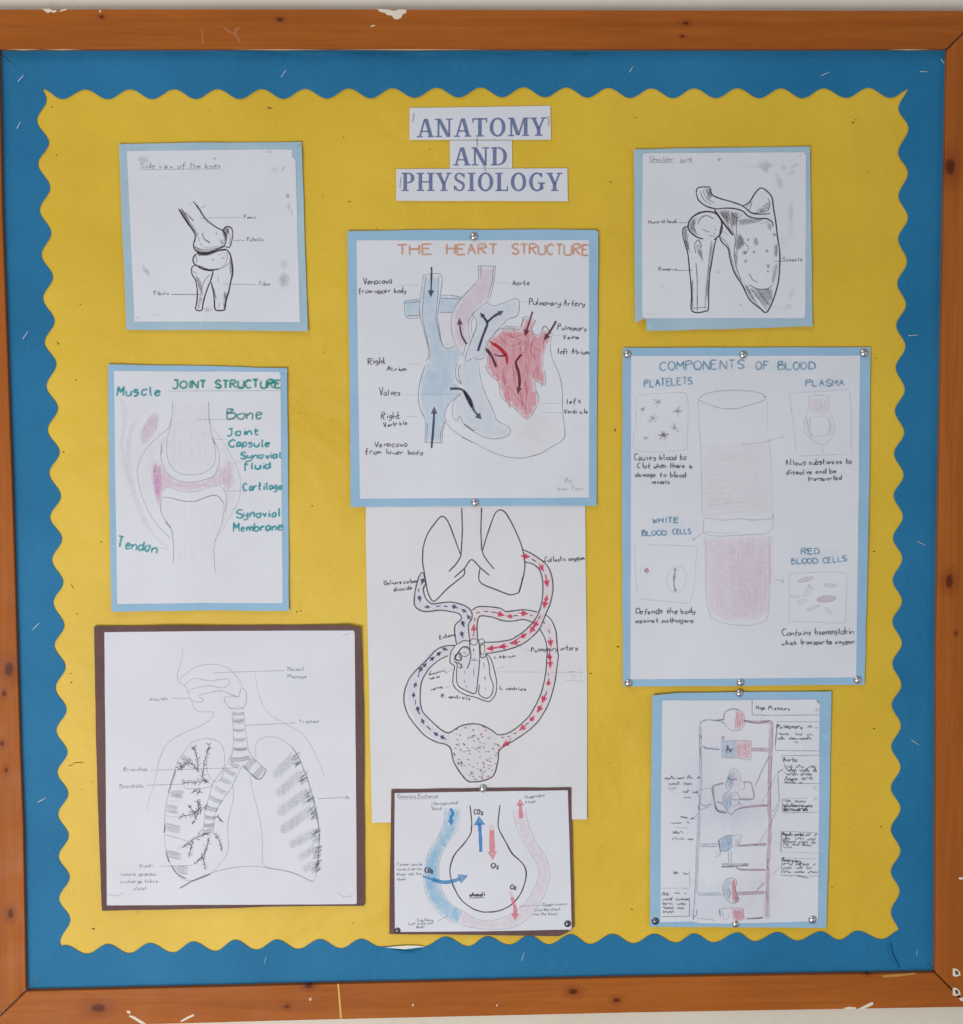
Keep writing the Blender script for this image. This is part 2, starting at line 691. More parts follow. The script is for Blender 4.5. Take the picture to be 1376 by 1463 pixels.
    def scrawl(s, x0, y0, x1, y1, h=3.0, w=.9, d=.6):
        """writing too small and hurried to read"""
        L = math.hypot(x1 - x0, y1 - y0)
        ux, uy = (x1 - x0) / L, (y1 - y0) / L
        x = 0
        while x < L:
            wl = min(L - x, s.rnd.uniform(8, 20))
            p = []
            t = 0
            up = True
            while t < wl:
                yy = (h * s.rnd.uniform(.5, 1.0) if up else 0) + (s.rnd.random() < .12) * h * .8
                lx = x + t
                p.append((x0 + ux * lx + uy * yy, y0 + uy * lx - ux * yy))
                up = not up
                t += s.rnd.uniform(.9, 1.9)
            if len(p) > 2:
                s.stroke(p, w, d, step=1.0)
            x += wl + s.rnd.uniform(3, 6)
        return s

    def arrow(s, p, w, hl, hw, d=.95, smooth=True):
        """thick shaft along p with a solid head at its end"""
        q = catmull(p, 2, False) if smooth else resample(p, 2)
        e = q[-1]
        b = q[max(0, len(q) - 1 - max(1, int(hl / 2)))]
        dx, dy = e[0] - b[0], e[1] - b[1]
        L = math.hypot(dx, dy) or 1
        dx, dy = dx / L, dy / L
        bx, by = e[0] - dx * hl, e[1] - dy * hl
        q = [a for a in q if (a[0] - e[0]) * dx + (a[1] - e[1]) * dy < -hl * .8] + [(bx, by)]
        s.stroke(q, w, d, smooth=False, taper=.1)
        s.fill([e, (bx - dy * hw / 2, by + dx * hw / 2), (bx + dy * hw / 2, by - dx * hw / 2)], d, var=.05)
        return s


def _own(fn):
    def g(s, *a, **k):
        s.fresh()
        s.depth += 1
        r = fn(s, *a, **k)
        s.depth -= 1
        return r
    return g


for _n in ('stroke', 'sketch', 'line', 'fill', 'smudge', 'text', 'scrawl', 'arrow'):
    setattr(Poster, _n, _own(getattr(Poster, _n)))

# ================================================================== THE SETTING: wall and noticeboard
FH = 9 * MM                # how far the frame stands in front of the backing
BO = P(688, 731, 0)


def prism(name, front, h1, h0, mat, parent, bevel=1.2 * MM, origin=None):
    """a solid whose front outline (photo spots, taken at height h1) runs straight back to height h0"""
    f = [P(x, y, h1) for x, y in front]
    n = len(f)
    vs = f + [v + Vector((0, h1 - h0, 0)) for v in f]
    c = sum((f[i].x * f[(i + 1) % n].z - f[(i + 1) % n].x * f[i].z) for i in range(n))
    idx = list(range(n))
    if c < 0:
        top = idx[::-1]
    else:
        top = idx
    faces = [top, [i + n for i in reversed(top)]]
    for i in range(n):
        a, b = top[i], top[(i + 1) % n]
        faces.append([b, a, a + n, b + n])
    o = link_mesh(name, vs, faces, mat, parent, origin)
    if bevel:
        m = o.modifiers.new('edge', 'BEVEL')
        m.width = bevel
        m.segments = 3
        m.limit_method = 'ANGLE'
    return o


# wall: one big painted sheet behind the board
wv = [(-2.6, .0075, -.3), (2.6, .0075, -.3), (2.6, .0075, 3.2), (-2.6, .0075, 3.2)]
wall = link_mesh('wall', wv, [[0, 1, 2, 3]], M_WALL)
tag(wall, kind='structure')

board = empty('noticeboard', P(688, 1450, 0), 'large square noticeboard with a varnished orange pine frame fixed to the wall', 'noticeboard')
bo = world_of(board)


def kn(px, py, r):
    p = P(px, py, FH)
    return (p.x - bo.x, p.z - bo.z, r * MM)


# rails keep the board's own origin so that the grain and knots sit where they are listed
IN_TOP = [(-60, 70), (1352, 70)]
KH = [kn(400, 28, 2.4), kn(980, 33, 2.6), kn(141, 1440, 6.5), kn(441, 1409, 3.5), kn(410, 1438, 2.4), kn(819, 1417, 4.2), kn(881, 1429, 3.2), kn(145, 24, 1.8), kn(1240, 1391, 2.2), kn(975, 52, 1.6)]
KV = [kn(1357.5, 239, 7.2), kn(1356.5, 830, 5.8), kn(13, 956, 6.5), kn(6, 991, 2.8), kn(3, 1062, 2.6), kn(15, 1305, 4.2), kn(15, 1459, 4.5), kn(9, 1100, 2.2), kn(1366, 905, 1.8)]
M_WH = wood_mat('varnished_pine_horizontal', False, KH)
M_WV = wood_mat('varnished_pine_vertical', True, KV)
# front outlines, photo spots at frame height
prism('frame_rail', [(-44, 13.2), (460, 13), (900, 14.4), (1370, 15.2), (1407, 15.6), (1352.6, 69.6), (1000, 70), (460, 69.5), (-2.8, 70)], FH, -7 * MM, M_WH, board, origin=bo)
prism('frame_rail', [(1353.6, 71), (1408.8, 16), (1412, 1437), (1385, 1437), (1336.5, 1389.2), (1337, 1280), (1338.5, 900), (1342, 690), (1349, 300)], FH, -7 * MM, M_WV, board, origin=bo)
prism('frame_rail', [(38, 1416.6), (460, 1406.6), (900, 1397), (1335.6, 1390), (1383, 1438), (1376, 1439), (900, 1447), (460, 1457), (-18, 1470)], FH, -7 * MM, M_WH, board, origin=bo)
prism('frame_rail', [(-1.6, 71), (3, 300), (17.5, 700), (29, 1080), (33, 1180), (37, 1414.6), (-20, 1468), (-60, 1468), (-60, 13), (-46, 14)], FH, -7 * MM, M_WV, board, origin=bo)
# back panel behind everything
prism('back_panel', [(-6, 60), (1362, 60), (1350, 1400), (28, 1425)], -.8 * MM, -5 * MM, plain('fibreboard', RGB(120, 96, 66)), board, bevel=0, origin=bo)


def flake(poly, h, mat=M_FLAKE, name='paint_flake', parent=board, thick=.8 * MM, label=None):
    o = prism(name, poly, h, h - thick, mat, parent, bevel=0, origin=P(poly[0][0], poly[0][1], h))
    if label:
        o['label'] = label
    return o


c1, c2, c6 = tf(0, 0, .3343), tf(440, 0, .3343), tf(900, 1180, .346)
c4, c5 = tf(0, 1180, .3343), tf(440, 1180, .3343)
fl = FH + .5 * MM
flake(c1('180 38 192 47 205 56 216 50 232 55 243 47 240 43 225 44 212 38'), fl, label='white flake of filler on the top edge of the frame')
flake(c1('252 50 268 47 284 42 283 37 262 42'), fl)
flake(c2('295 38 308 50 330 55 338 64 358 66 370 82 386 82 399 75 404 62 421 54 420 42 390 40 370 46 340 40'), fl, label='largest white flake of filler on the top edge of the frame')
flake(c2('268 110 284 106 286 111 270 114'), fl - .3 * MM)
flake(c1('424 44 430 42 432 52 426 55'), fl - .3 * MM)
flake(c4('540 790 556 790 558 803 545 800'), fl)
flake(c4('552 808 575 815 600 830 626 846 604 846 575 828 553 815'), fl, label='white scuffed chip on the lower edge of the frame')
flake(c4('770 834 800 816 828 804 830 812 800 826 776 838'), fl)
flake(c6('940 757 965 744 985 734 1003 726 1005 738 985 748 960 757'), fl)
flake(c6('880 753 905 747 935 750 930 756 895 757'), fl)
flake(c6('1356 214 1376 212 1376 220 1362 222'), fl)
flake(c6('1358 712 1376 708 1376 724 1366 722'), fl)
for q in ('1322 736 1330 738 1328 748 1322 744', '8 735 14 734 14 745 7 744'):
    flake((c4 if q[0] == '1' else c5)(q), fl - .3 * MM)
flake(c5('446 760 452 762 450 772 446 770'), fl - .3 * MM)
flake(c5('806 762 811 764 809 772 805 769'), fl - .3 * MM)
flake([(482, 1405.8), (484.3, 1405.8), (488.6, 1455), (486, 1455.3)], fl - .3 * MM, plain('old_tape', RGB(222, 178, 96)), 'tape_strip', label='thin pale yellow strip across the lower frame rail')
flake([(287, 42), (290, 41), (291.5, 64), (289, 63)], FH + .12 * MM, plain('scuff', RGB(174, 106, 58)), 'scratch')
flake([(316, 35), (324, 40), (333, 47), (336, 40), (343, 38), (343, 41), (338, 45), (345, 62), (342, 62), (334, 50), (322, 43)], FH + .12 * MM, plain('scuff', RGB(174, 106, 58)), 'scratch')
# torn paper corners left round the old staple holes
for (x, y) in ((1366.5, 1389.5), (1366.5, 1417)):
    t = flake([(x - 5, y - 6), (x + 1, y - 5), (x + 5, y - 1), (x + 6, y + 4), (x - 1, y + 6), (x - 5, y + 5)], FH + .9 * MM, M_FLAKE, 'torn_paper', label='torn white paper scrap with a dark hole on the frame corner' if y < 1400 else 'lower torn white paper scrap on the frame corner')
    flake([(x - 2, y - 3), (x + 2, y - 2), (x + 3.5, y + 3), (x - 1, y + 3)], FH + 1.1 * MM, plain('scrap_dark', RGB(84, 62, 52)), 'hole_patch')
# worn pale bead where the paper meets the frame
M_BEAD = plain('worn_edge', RGB(206, 160, 112))
for x0, x1 in ((8, 60), (60, 118), (330, 470), (475, 700), (1268, 1330)):
    flake([(x0, 70.4), ((x0 + x1) / 2, 70.0), (x1, 70.5), ((x0 + x1) / 2, 71.9)], FH - .4 * MM, M_BEAD, 'worn_edge', thick=.6 * MM)
flake(c6('1040 618 1100 612 1180 607 1182 612 1110 622 1050 626'), FH + .12 * MM, plain('scuff_gold', RGB(190, 136, 60)), 'scratch')

# ------------------------------------------------------------------ yellow backing paper
def HB(x, y):
    return (.35 * noise.noise(Vector((x / 260, y / 260, 2))) + .12 * noise.noise(Vector((x / 70, y / 70, 5)))) * MM * .9


yo = P(688, 731, 0)
yel = plate('backing_paper', [(15, 90), (1335, 90), (1325, 1375), (48, 1400)], lambda x, y: HB(x, y) - .4 * MM, 0, .2 * MM, M_YELLOW, None, yo, grid=16)
tag(yel, 'large sheet of yellow backing paper covering the middle of the noticeboard', 'backing paper')
rp = random.Random(3)
hv, hf = [], []
holes = [(75, 153, 2), (385, 154.5, 2.4), (300, 158, 1.2), (81, 221.5, 1.6), (491, 196, 1.3), (499, 288, 2), (461, 280, 1.4), (614, 213, 1.2), (872, 260, 1.6), (1219, 175, 2.2), (1223, 171, 1.4), (908, 168, 1.3),
         (1251, 512, 1.9), (538, 327, 1.5), (115, 435, 1.5), (108.5, 543, 1.7), (83, 491, 2.2), (91, 646, 2), (145, 774, 1.7), (104, 838, 1.6), (110, 877, 1.6), (101, 962, 1.8), (102, 975, 1.8),
         (446, 723, 1.8), (424.5, 874, 1.8), (144.6, 774, 1.5), (1249, 788, 1.9), (1249, 1041, 1.8), (1259, 1181, 1.7), (134, 1327, 2.3), (505, 1319, 1.7), (197, 1303, 1.3), (879, 615, 2.3), (883, 924, 2.6),
         (844, 962, 2.1), (463, 503, 1.4), (430, 590, 1.2), (1189, 1268, 1.7), (903, 1299, 1.9), (1258, 1181, 1.2), (430, 873, 1.5), (878, 612, 1.4), (476, 600, 1.0), (1253, 1300, 1.1), (132, 1117, 1.2),
         (1240, 245, 1.3), (1263, 374, 1.0), (1185, 330, 1.0), (470, 820, 1.1), (1208, 1092, 1.1), (860, 1210, 1.1), (870, 1090, 1.2), (99, 1094, 1.3), (118, 1128, 1.1), (1213, 1183, 1.0)]
for (x, y, r) in holes:
    b = len(hv)
    n = 7
    for i in range(n):
        t = i / n * 6.283
        q = rp.uniform(.55, 1.2) * r * .8
        X, Y = x + math.cos(t) * q * 1.15, y + math.sin(t) * q * .75
        hv.append(P(X, Y, HB(X, Y) - .4 * MM + .12 * MM))
    hf.append([b + i for i in reversed(range(n))])
for (x0, y0, x1, y1) in ((99, 1094, 105, 1092), (105, 1090, 119, 1089), (101, 834, 106, 841), (81, 487, 85, 493), (382, 153, 389, 155)):
    b = len(hv)
    for X, Y in ((x0, y0 - .6), (x1, y1 - .5), (x1, y1 + .6), (x0, y0 + .6)):
        hv.append(P(X, Y, HB(X, Y) - .4 * MM + .14 * MM))
    hf.append([b, b + 1, b + 2, b + 3])
ph = link_mesh('pin_holes', hv, hf, M_DARK, yel, yo)
tag(ph, kind='stuff')

# ------------------------------------------------------------------ blue scalloped border, four strips


def wave(ex, step=2.0):
    """ex: extrema in order; half a cosine between each two"""
    out = []
    for a, b in zip(ex[:-1], ex[1:]):
        L = math.hypot(b[0] - a[0], b[1] - a[1])
        k = max(3, int(L / step))
        for i in range(k):
            t = i / k
            out.append((a, b, t))
    r = []
    horiz = abs(ex[-1][0] - ex[0][0]) > abs(ex[-1][1] - ex[0][1])
    for a, b, t in out:
        s = (1 - math.cos(math.pi * t)) / 2
        if horiz:
            r.append((a[0] + (b[0] - a[0]) * t, a[1] + (b[1] - a[1]) * s))
        else:
            r.append((a[0] + (b[0] - a[0]) * s, a[1] + (b[1] - a[1]) * t))
    r.append(ex[-1])
    return r


def alt(A, B):
    """merge peaks and troughs into one ordered list"""
    horiz = abs(A[-1][0] - A[0][0]) > abs(A[-1][1] - A[0][1])
    return sorted(A + B, key=lambda p: p[0] if horiz else p[1])


tp = [(60, 127), (122, 127.8), (186, 127.5), (249, 127.5), (311, 127.4), (374, 127.2), (436, 127), (498.5, 126.4), (561, 126), (624, 125.4), (687, 125), (748, 124.6), (809.5, 125), (869.5, 125.6), (931, 126.3), (992, 126.2), (1054, 126), (1116, 126.2), (1177, 126.3), (1241, 125.5), (1303, 126)]
tt = [((a[0] + b[0]) / 2 + (0 if i else -2), (a[1] + b[1]) / 2 + 14) for i, (a, b) in enumerate(zip(tp[:-1], tp[1:]))]
top_w = wave(alt(tp + [], tt))
lp = [(54, 112), (53, 172), (54.5, 234), (57, 300), (59.3, 364), (61.5, 426), (63.7, 489), (66.2, 552), (68, 614.5), (70.3, 676), (71.4, 739), (74.4, 800), (76.3, 861), (77.8, 922), (79.3, 983), (80.4, 1044), (82, 1103.5), (83, 1163.6), (83.8, 1223.8), (84.3, 1284), (86, 1346), (88, 1406)]
lt = [(66.5, 142), (69.8, 204), (71.5, 268), (73, 333), (75.4, 396), (77.7, 459), (80.3, 520), (82.6, 583), (85, 646), (86.8, 709), (88.4, 770), (90.2, 832), (91.7, 894), (93.3, 953), (95, 1014), (96.2, 1075), (97.3, 1134), (98, 1194), (99.3, 1253.5), (100.2, 1314), (101, 1376)]
left_w = wave(alt(lp, lt))
rpk = [(1298.5, 121), (1298, 183), (1297.3, 247), (1297.3, 311), (1296, 374), (1294.5, 435), (1293.7, 495), (1292.7, 557), (1292, 618), (1291, 679), (1290, 738), (1289.2, 798), (1288.8, 859), (1288.6, 919), (1287.9, 979), (1287.2, 1037), (1286.7, 1096), (1286.7, 1155), (1286.6, 1216), (1285.4, 1273.5), (1285, 1334)]
rtr = [(1284, 155), (1283.5, 218), (1284, 280), (1283.6, 341), (1282.2, 405), (1280.8, 465), (1280, 525), (1278.8, 587), (1277.6, 648), (1277, 708), (1276, 768.7), (1275.7, 829), (1275.3, 888), (1275.2, 948), (1274.3, 1007), (1273.6, 1067), (1273, 1126), (1273, 1185), (1273, 1245), (1273, 1303), (1273, 1364)]
right_w = wave(alt(rpk, rtr))
blow = [(62, 1364), (124, 1363), (184.5, 1362), (247, 1361), (307.5, 1359), (366, 1357), (426, 1356), (486.8, 1355), (543, 1352.5), (604, 1352.8), (669, 1352), (727.5, 1350), (784, 1349.5), (843, 1349), (905, 1348), (965.7, 1347), (1019.4, 1346.5), (1078, 1345), (1138.7, 1344), (1199, 1343), (1260, 1342), (1320, 1341)]
bhi = [(93, 1350.5), (154, 1349), (214, 1347.5), (276, 1345.5), (336, 1343), (396, 1342.5), (457, 1342), (516, 1341.5), (574, 1351), (637, 1338.5), (696, 1338), (756, 1336.5), (816, 1335), (875, 1334.5), (934.6, 1334.5), (991.7, 1334), (1054, 1332.5), (1111, 1332), (1173, 1331), (1225, 1330), (1287, 1328.5)]
bot_w = wave(alt(blow, bhi))


def strip(outline, h, seed, name, label):
    c = (sum(p[0] for p in outline) / len(outline), sum(p[1] for p in outline) / len(outline))

    def Hs(x, y):
        return HB(x, y) + h * MM + (.38 + .38 * noise.noise(Vector((x / 90, y / 90, seed)))) * MM
    o = plate(name, outline, Hs, 0, .35 * MM, M_BLUE, None, P(c[0], c[1], h * MM), grid=9)
    o.data.update()
    return tag(o, label, 'paper border', 'scalloped border strips round the noticeboard'), Hs


L0 = [q for q in left_w if 128 < q[1] < 1362]
R0 = [q for q in right_w if 127 < q[1] < 1341]
T0 = [q for q in top_w if 61 < q[0] < 1299]
B0 = [q for q in bot_w if 86 < q[0] < 1285]
bl_, HL = strip([(61, 126)] + L0 + [(86, 1352), (34, 1421), (30, 1180), (14, 700), (0, 300), (-8, 70)], .3, 11, 'border_strip', 'blue scalloped paper border strip running down beside the left frame rail')
br_, HR = strip([(1298.5, 126)] + R0 + [(1284.8, 1331), (1343, 1393), (1341, 900), (1345, 700), (1352, 300), (1358, 70)], .3, 11, 'border_strip', 'blue scalloped paper border strip running down beside the right frame rail')
bt_, HT = strip([(-4, 71)] + [(56, 124), (61.5, 127.3)] + T0 + [(1300, 126.6), (1303, 123), (1357, 71)], .46, 11, 'border_strip', 'blue scalloped paper border strip along the top under the upper frame rail')
bb_, HBm = strip([(1341, 1393)] + [(1290, 1333), (1285, 1329)] + B0[::-1] + [(84, 1352), (80, 1356), (37, 1420), (460, 1411), (900, 1401)], .46, 11, 'border_strip', 'blue scalloped paper border strip along the bottom with a lifted crest')

# pale lifted underside of the border and the crease in the lower right corner
flake(c5('330 520 370 515 420 511 470 512 500 517 460 521 415 527 380 524'), 2.6 * MM, M_CURL, 'lifted_edge', bb_, .4 * MM)


def curve_solid(p, w, h0, h1, name, mat, parent, label=None):
    """a low rounded ridge along p"""
    q = catmull(p, 2)
    n = len(q)
    vs, fs = [], []
    for i in range(n):
        a, b = q[max(0, i - 1)], q[min(n - 1, i + 1)]
        L = math.hypot(b[0] - a[0], b[1] - a[1]) or 1
        nx, ny = -(b[1] - a[1]) / L, (b[0] - a[0]) / L
        u = math.sin(math.pi * i / (n - 1)) ** .6 + .02
        for k in (-1, -.5, 0, .5, 1):
            hh = h0 + (h1 - h0) * u * (1 - k * k)
            vs.append(P(q[i][0] + nx * w * k * u, q[i][1] + ny * w * k * u, hh))
        if i:
            for k in range(4):
                fs.append([(i - 1) * 5 + k, (i - 1) * 5 + k + 1, i * 5 + k + 1, i * 5 + k])
    o = link_mesh(name, vs, fs, mat, parent, P(q[0][0], q[0][1], h0), smooth=True)
    if label:
        o['label'] = label
    return o


curve_solid([(1273, 1345), (1272, 1356), (1277, 1370), (1286, 1383)], 2.6, 1.2 * MM, 5.5 * MM, 'crease', M_BLUE, bb_)
curve_solid([(560, 1356), (572, 1359), (588, 1360), (602, 1355)], 2.2, 1.3 * MM, 4.0 * MM, 'crease', M_BLUE, bb_)


# ------------------------------------------------------------------ staples
def staple(x, y, ang, L, h, label, mat=M_STAPLE, group='staples in the border paper', r=.42, parent=None, name='staple'):
    a = math.radians(ang)
    p0, p1 = (x - math.cos(a) * L / 2, y - math.sin(a) * L / 2), (x + math.cos(a) * L / 2, y + math.sin(a) * L / 2)
    A, B = P(p0[0], p0[1], h), P(p1[0], p1[1], h)
    path = [A + Vector((0, .0016, 0)), A + Vector((0, -.0001, 0)), A + Vector((0, -.0005, 0)) + (B - A) * .06, B + Vector((0, -.0005, 0)) - (B - A) * .06, B + Vector((0, -.0001, 0)), B + Vector((0, .0016, 0))]
    d = (B - A).normalized()
    s = d.cross(Vector((0, 1, 0))).normalized()
    vs, fs = [], []
    R = r * MM
    for i, q in enumerate(path):
        if i in (0, 5):
            e1, e2 = d, s
        elif i in (1, 4):
            e1, e2 = (d + Vector((0, (1 if i == 1 else -1) * 1, 0))).normalized(), s
        else:
            e1, e2 = Vector((0, 1, 0)), s
        for k in range(6):
            t = k / 6 * 6.2832
            vs.append(q + e1 * (math.cos(t) * R * .8) + e2 * (math.sin(t) * R))
    for i in range(5):
        for k in range(6):
            j = (k + 1) % 6
            fs.append([i * 6 + k, i * 6 + j, i * 6 + 6 + j, i * 6 + 6 + k])
    o = link_mesh(name, vs, fs, mat, parent, (A + B) / 2, smooth=True)
    if parent is None:
        tag(o, label, 'staple', group)
    return o


hb = 1.35 * MM
for (x, y, a, L, lab) in (
        (30, 112, -48, 13, 'slanted staple in the top left corner of the blue border'),
        (27, 179, -62, 11, 'steep staple in the left blue border just under the corner'),
        (405.5, 105, -55, 13, 'slanted staple in the top blue border left of the middle'),
        (902, 99, -58, 10, 'short steep staple in the top blue border right of the middle'),
        (1179.5, 105.5, -24, 13, 'gently slanted staple in the top blue border near the right end'),
        (1320.5, 102.5, 2, 12, 'level staple in the top right of the blue border'),
        (1347, 88, 55, 9, 'staple tucked in the top right corner of the frame'),
        (36.5, 479, -56, 14, 'slanted staple in the left blue border at shoulder height of the muscle poster'),
        (51.5, 895, -45, 14, 'slanted staple in the left blue border beside the lung poster top'),
        (59.5, 1143, -28, 14, 'gently slanted staple in the left blue border beside the lung poster'),
        (1305, 479, -4, 14, 'level staple in the right blue border above the blood poster'),
        (1317, 776.5, 28, 13, 'down-slanted staple in the right blue border beside the blood poster'),
        (1308, 1061, 33, 13, 'down-slanted staple in the right blue border beside the small chart'),
        (379, 1372, -78, 11, 'faint upright staple in the bottom blue border on the left'),
        (747, 1367, -72, 14, 'faint upright staple in the bottom blue border under the bulb drawing'),
        (1310, 1361, -80, 8, 'faint upright staple in the bottom right corner of the blue border')):
    faint = 'faint' in lab
    staple(x, y, a, L * .95, hb + (.1 if not faint else -.15) * MM, lab, r=.40 if not faint else .22)


# ------------------------------------------------------------------ drawing pins
def pin_mesh():
    prof = [(0, 3.3), (1.5, 3.15), (2.8, 2.65), (3.9, 1.8), (4.6, .95), (4.95, .45), (5.05, .2), (4.9, 0)]
    vs = [(0, -prof[0][1] * MM, 0)]
    fs = []
    n = 20
    for (r, z) in prof[1:]:
        for i in range(n):
            t = i / n * 6.28318
            vs.append((r * MM * math.cos(t), -z * MM, r * MM * math.sin(t)))
    for i in range(n):
        fs.append([0, 1 + (i + 1) % n, 1 + i])
    for k in range(len(prof) - 2):
        for i in range(n):
            a, b = 1 + k * n + i, 1 + k * n + (i + 1) % n
            fs.append([a, b, b + n, a + n])
    return vs, fs


PINV, PINF = pin_mesh()
_pm = {}


def pin(x, y, h, label, mat=M_PIN, k=1.0):
    if mat.name not in _pm:
        me = bpy.data.meshes.new('drawing_pin')
        me.from_pydata(PINV, [], PINF)
        me.materials.append(mat)
        for p in me.polygons:
            p.use_smooth = True
        _pm[mat.name] = me
    o = bpy.data.objects.new('drawing_pin', _pm[mat.name])
    COL.objects.link(o)
    o.location = P(x, y, h * MM)
    o.scale = (k, k, k)
    return tag(o, label, 'drawing pin', 'steel drawing pins holding the posters')

# ================================================================== TITLE STRIPS
# bold serif capitals: each a list of (kind, ...) in a unit box; widths per glyph
def serif_glyph(c):
    """returns width, list of polygons; y 0 baseline .. 1 cap; stem .19, hair .10"""
    S, Hh, t = .19, .10, .075

    def rect(x0, y0, x1, y1):
        return [(x0, y0), (x1, y0), (x1, y1), (x0, y1)]

    def sf(x, y, w=.40):                      # foot or head serif centred on x
        return rect(x - w / 2, y, x + w / 2, y + t) if y < .5 else rect(x - w / 2, y - t, x + w / 2, y)

    def diag(xa, ya, xb, yb, w):
        return [(xa - w / 2, ya), (xa + w / 2, ya), (xb + w / 2, yb), (xb - w / 2, yb)]

    def arc(cx, cy, rx, ry, a0, a1, w0, w1, n=18):
        """ring piece, thick at the sides (w0) and thin above and below (w1)"""
        o, i = [], []
        for k in range(n + 1):
            a = math.radians(a0 + (a1 - a0) * k / n)
            ww = w1 + (w0 - w1) * abs(math.cos(a)) ** 1.4
            o.append((cx + rx * math.cos(a), cy + ry * math.sin(a)))
            i.append((cx + (rx - ww) * math.cos(a), cy + (ry - ww * .95) * math.sin(a)))
        return [[o[k], o[k + 1], i[k + 1], i[k]] for k in range(n)]
    if c == 'A':
        return .86, [diag(.16, t, .40, .97, Hh), diag(.70, t, .46, 1.0, S), rect(.24, .28, .62, .36), sf(.15, 0, .30), sf(.71, 0, .34)]
    if c == 'N':
        return .92, [rect(.14, t, .14 + Hh, 1 - t), rect(.68, 0.05, .68 + Hh, 1 - t), diag(.20, 1, .70, 0, S * 1.05), sf(.19, 0, .32), sf(.73, 1, .34), rect(.02, 1 - t, .24, 1)]
    if c == 'T':
        return .80, [rect(.31, t, .31 + S, 1), rect(.03, 1 - .085, .77, 1), rect(.03, .76, .10, 1), rect(.70, .76, .77, 1), sf(.405, 0, .40)]
    if c == 'O':
        return .90, arc(.45, .5, .40, .52, 0, 360, S, Hh, 30)
    if c == 'M':
        return 1.10, [rect(.15, t, .15 + Hh, 1 - t), rect(.82, t, .82 + S, 1 - t), diag(.24, 1, .53, .05, S), diag(.85, 1, .56, .05, Hh), sf(.19, 0, .30), sf(.915, 0, .36), rect(.04, 1 - t, .26, 1), rect(.84, 1 - t, 1.09, 1)]
    if c == 'Y':
        return .84, [rect(.33, t, .33 + S, .46), diag(.42, .38, .18, 1 - t, S), diag(.46, .40, .66, 1 - t, Hh), sf(.425, 0, .38), sf(.17, 1, .34), sf(.68, 1, .29)]
    if c == 'D':
        return .88, [rect(.12, 0, .12 + S, 1), rect(.02, 0, .40, t), rect(.02, 1 - t, .40, 1)] + arc(.40, .5, .43, .5, -90, 90, S, .08, 20)
    if c == 'P':
        return .74, [rect(.12, t, .12 + S, 1), sf(.21, 0, .38), rect(.02, 1 - t, .38, 1), rect(.28, .42, .38, .49)] + arc(.38, .71, .31, .29, -90, 90, S, .075, 16)
    if c == 'H':
        return .96, [rect(.12, t, .12 + S, 1 - t), rect(.65, t, .65 + S, 1 - t), rect(.28, .46, .68, .54), sf(.215, 0, .38), sf(.215, 1, .38), sf(.745, 0, .38), sf(.745, 1, .38)]
    if c == 'S':
        q = arc(.345, .735, .26, .275, 20, 180, .13, .085, 14) + arc(.345, .27, .28, .28, -180, 0, .13, .085, 14)
        sp = [(.085, .735), (.12, .60), (.25, .52), (.42, .46), (.58, .37), (.625, .27)]
        sq = [(.215, .735), (.25, .68), (.33, .63), (.52, .56), (.62, .47), (.50, .27)]
        sp = [(.085, .74), (.10, .63), (.17, .55), (.30, .47), (.42, .40), (.485, .33), (.495, .27)]
        sq = [(.215, .74), (.235, .68), (.30, .63), (.42, .56), (.55, .49), (.61, .39), (.625, .27)]
        for k in range(6):
            q.append([sp[k], sq[k], sq[k + 1], sp[k + 1]])
        return .70, q + [rect(.55, .70, .61, .98), rect(.06, .03, .12, .30)]
    if c == 'I':
        return .46, [rect(.135, t, .135 + S, 1 - t), sf(.23, 0, .40), sf(.23, 1, .40)]
    if c == 'L':
        return .72, [rect(.12, 0, .12 + S, 1 - t), sf(.215, 1, .40), rect(.02, 0, .67, .08), rect(.60, 0, .67, .28)]
    if c == 'G':
        return .90, arc(.46, .5, .41, .52, 48, 318, S, Hh, 26) + [rect(.66, .74, .73, .99), rect(.60, .08, .60 + S, .42), rect(.50, .40, .88, .40 + t)]
    return .5, []


M_TSHEET = M_SHEET


def title(poly, word, x0, y0, x1, y1, cap, h0, seed, label):
    cx, cy = sum(p[0] for p in poly) / 4, sum(p[1] for p in poly) / 4
    t = Poster('title_strip', label, 'paper strip', (cx, cy), h0, .25, seed, group='printed title strips at the top of the board')
    t.sheet('sheet', poly, wob=.12)
    gl = [serif_glyph(c) for c in word]
    tot = sum(g[0] for g in gl) + .035 * (len(gl) - 1)
    L = x1 - x0
    k = L / tot
    cx = 0
    t.k = 2
    for c, (wd, polys) in zip(word, gl):
        t.part('letter', RGB(104, 120, 168), .10, 300, label='blue printed letter ' + c)
        t.k = 2
        for pl in polys:
            t.i += 1
            q = []
            for gx, gy in pl:
                u = (cx + gx) * k
                q.append((x0 + u, y0 + (y1 - y0) * u / L - gy * cap))
            b = len(t.v)
            for a in q:
                t.put(a[0], a[1], .95)
            f = [b + i for i in range(len(q))]
            ar = sum(q[i][0] * q[(i + 1) % len(q)][1] - q[(i + 1) % len(q)][0] * q[i][1] for i in range(len(q)))
            t.f.append(f if ar < 0 else f[::-1])
        cx += wd + .035
    t.flush()
    return t


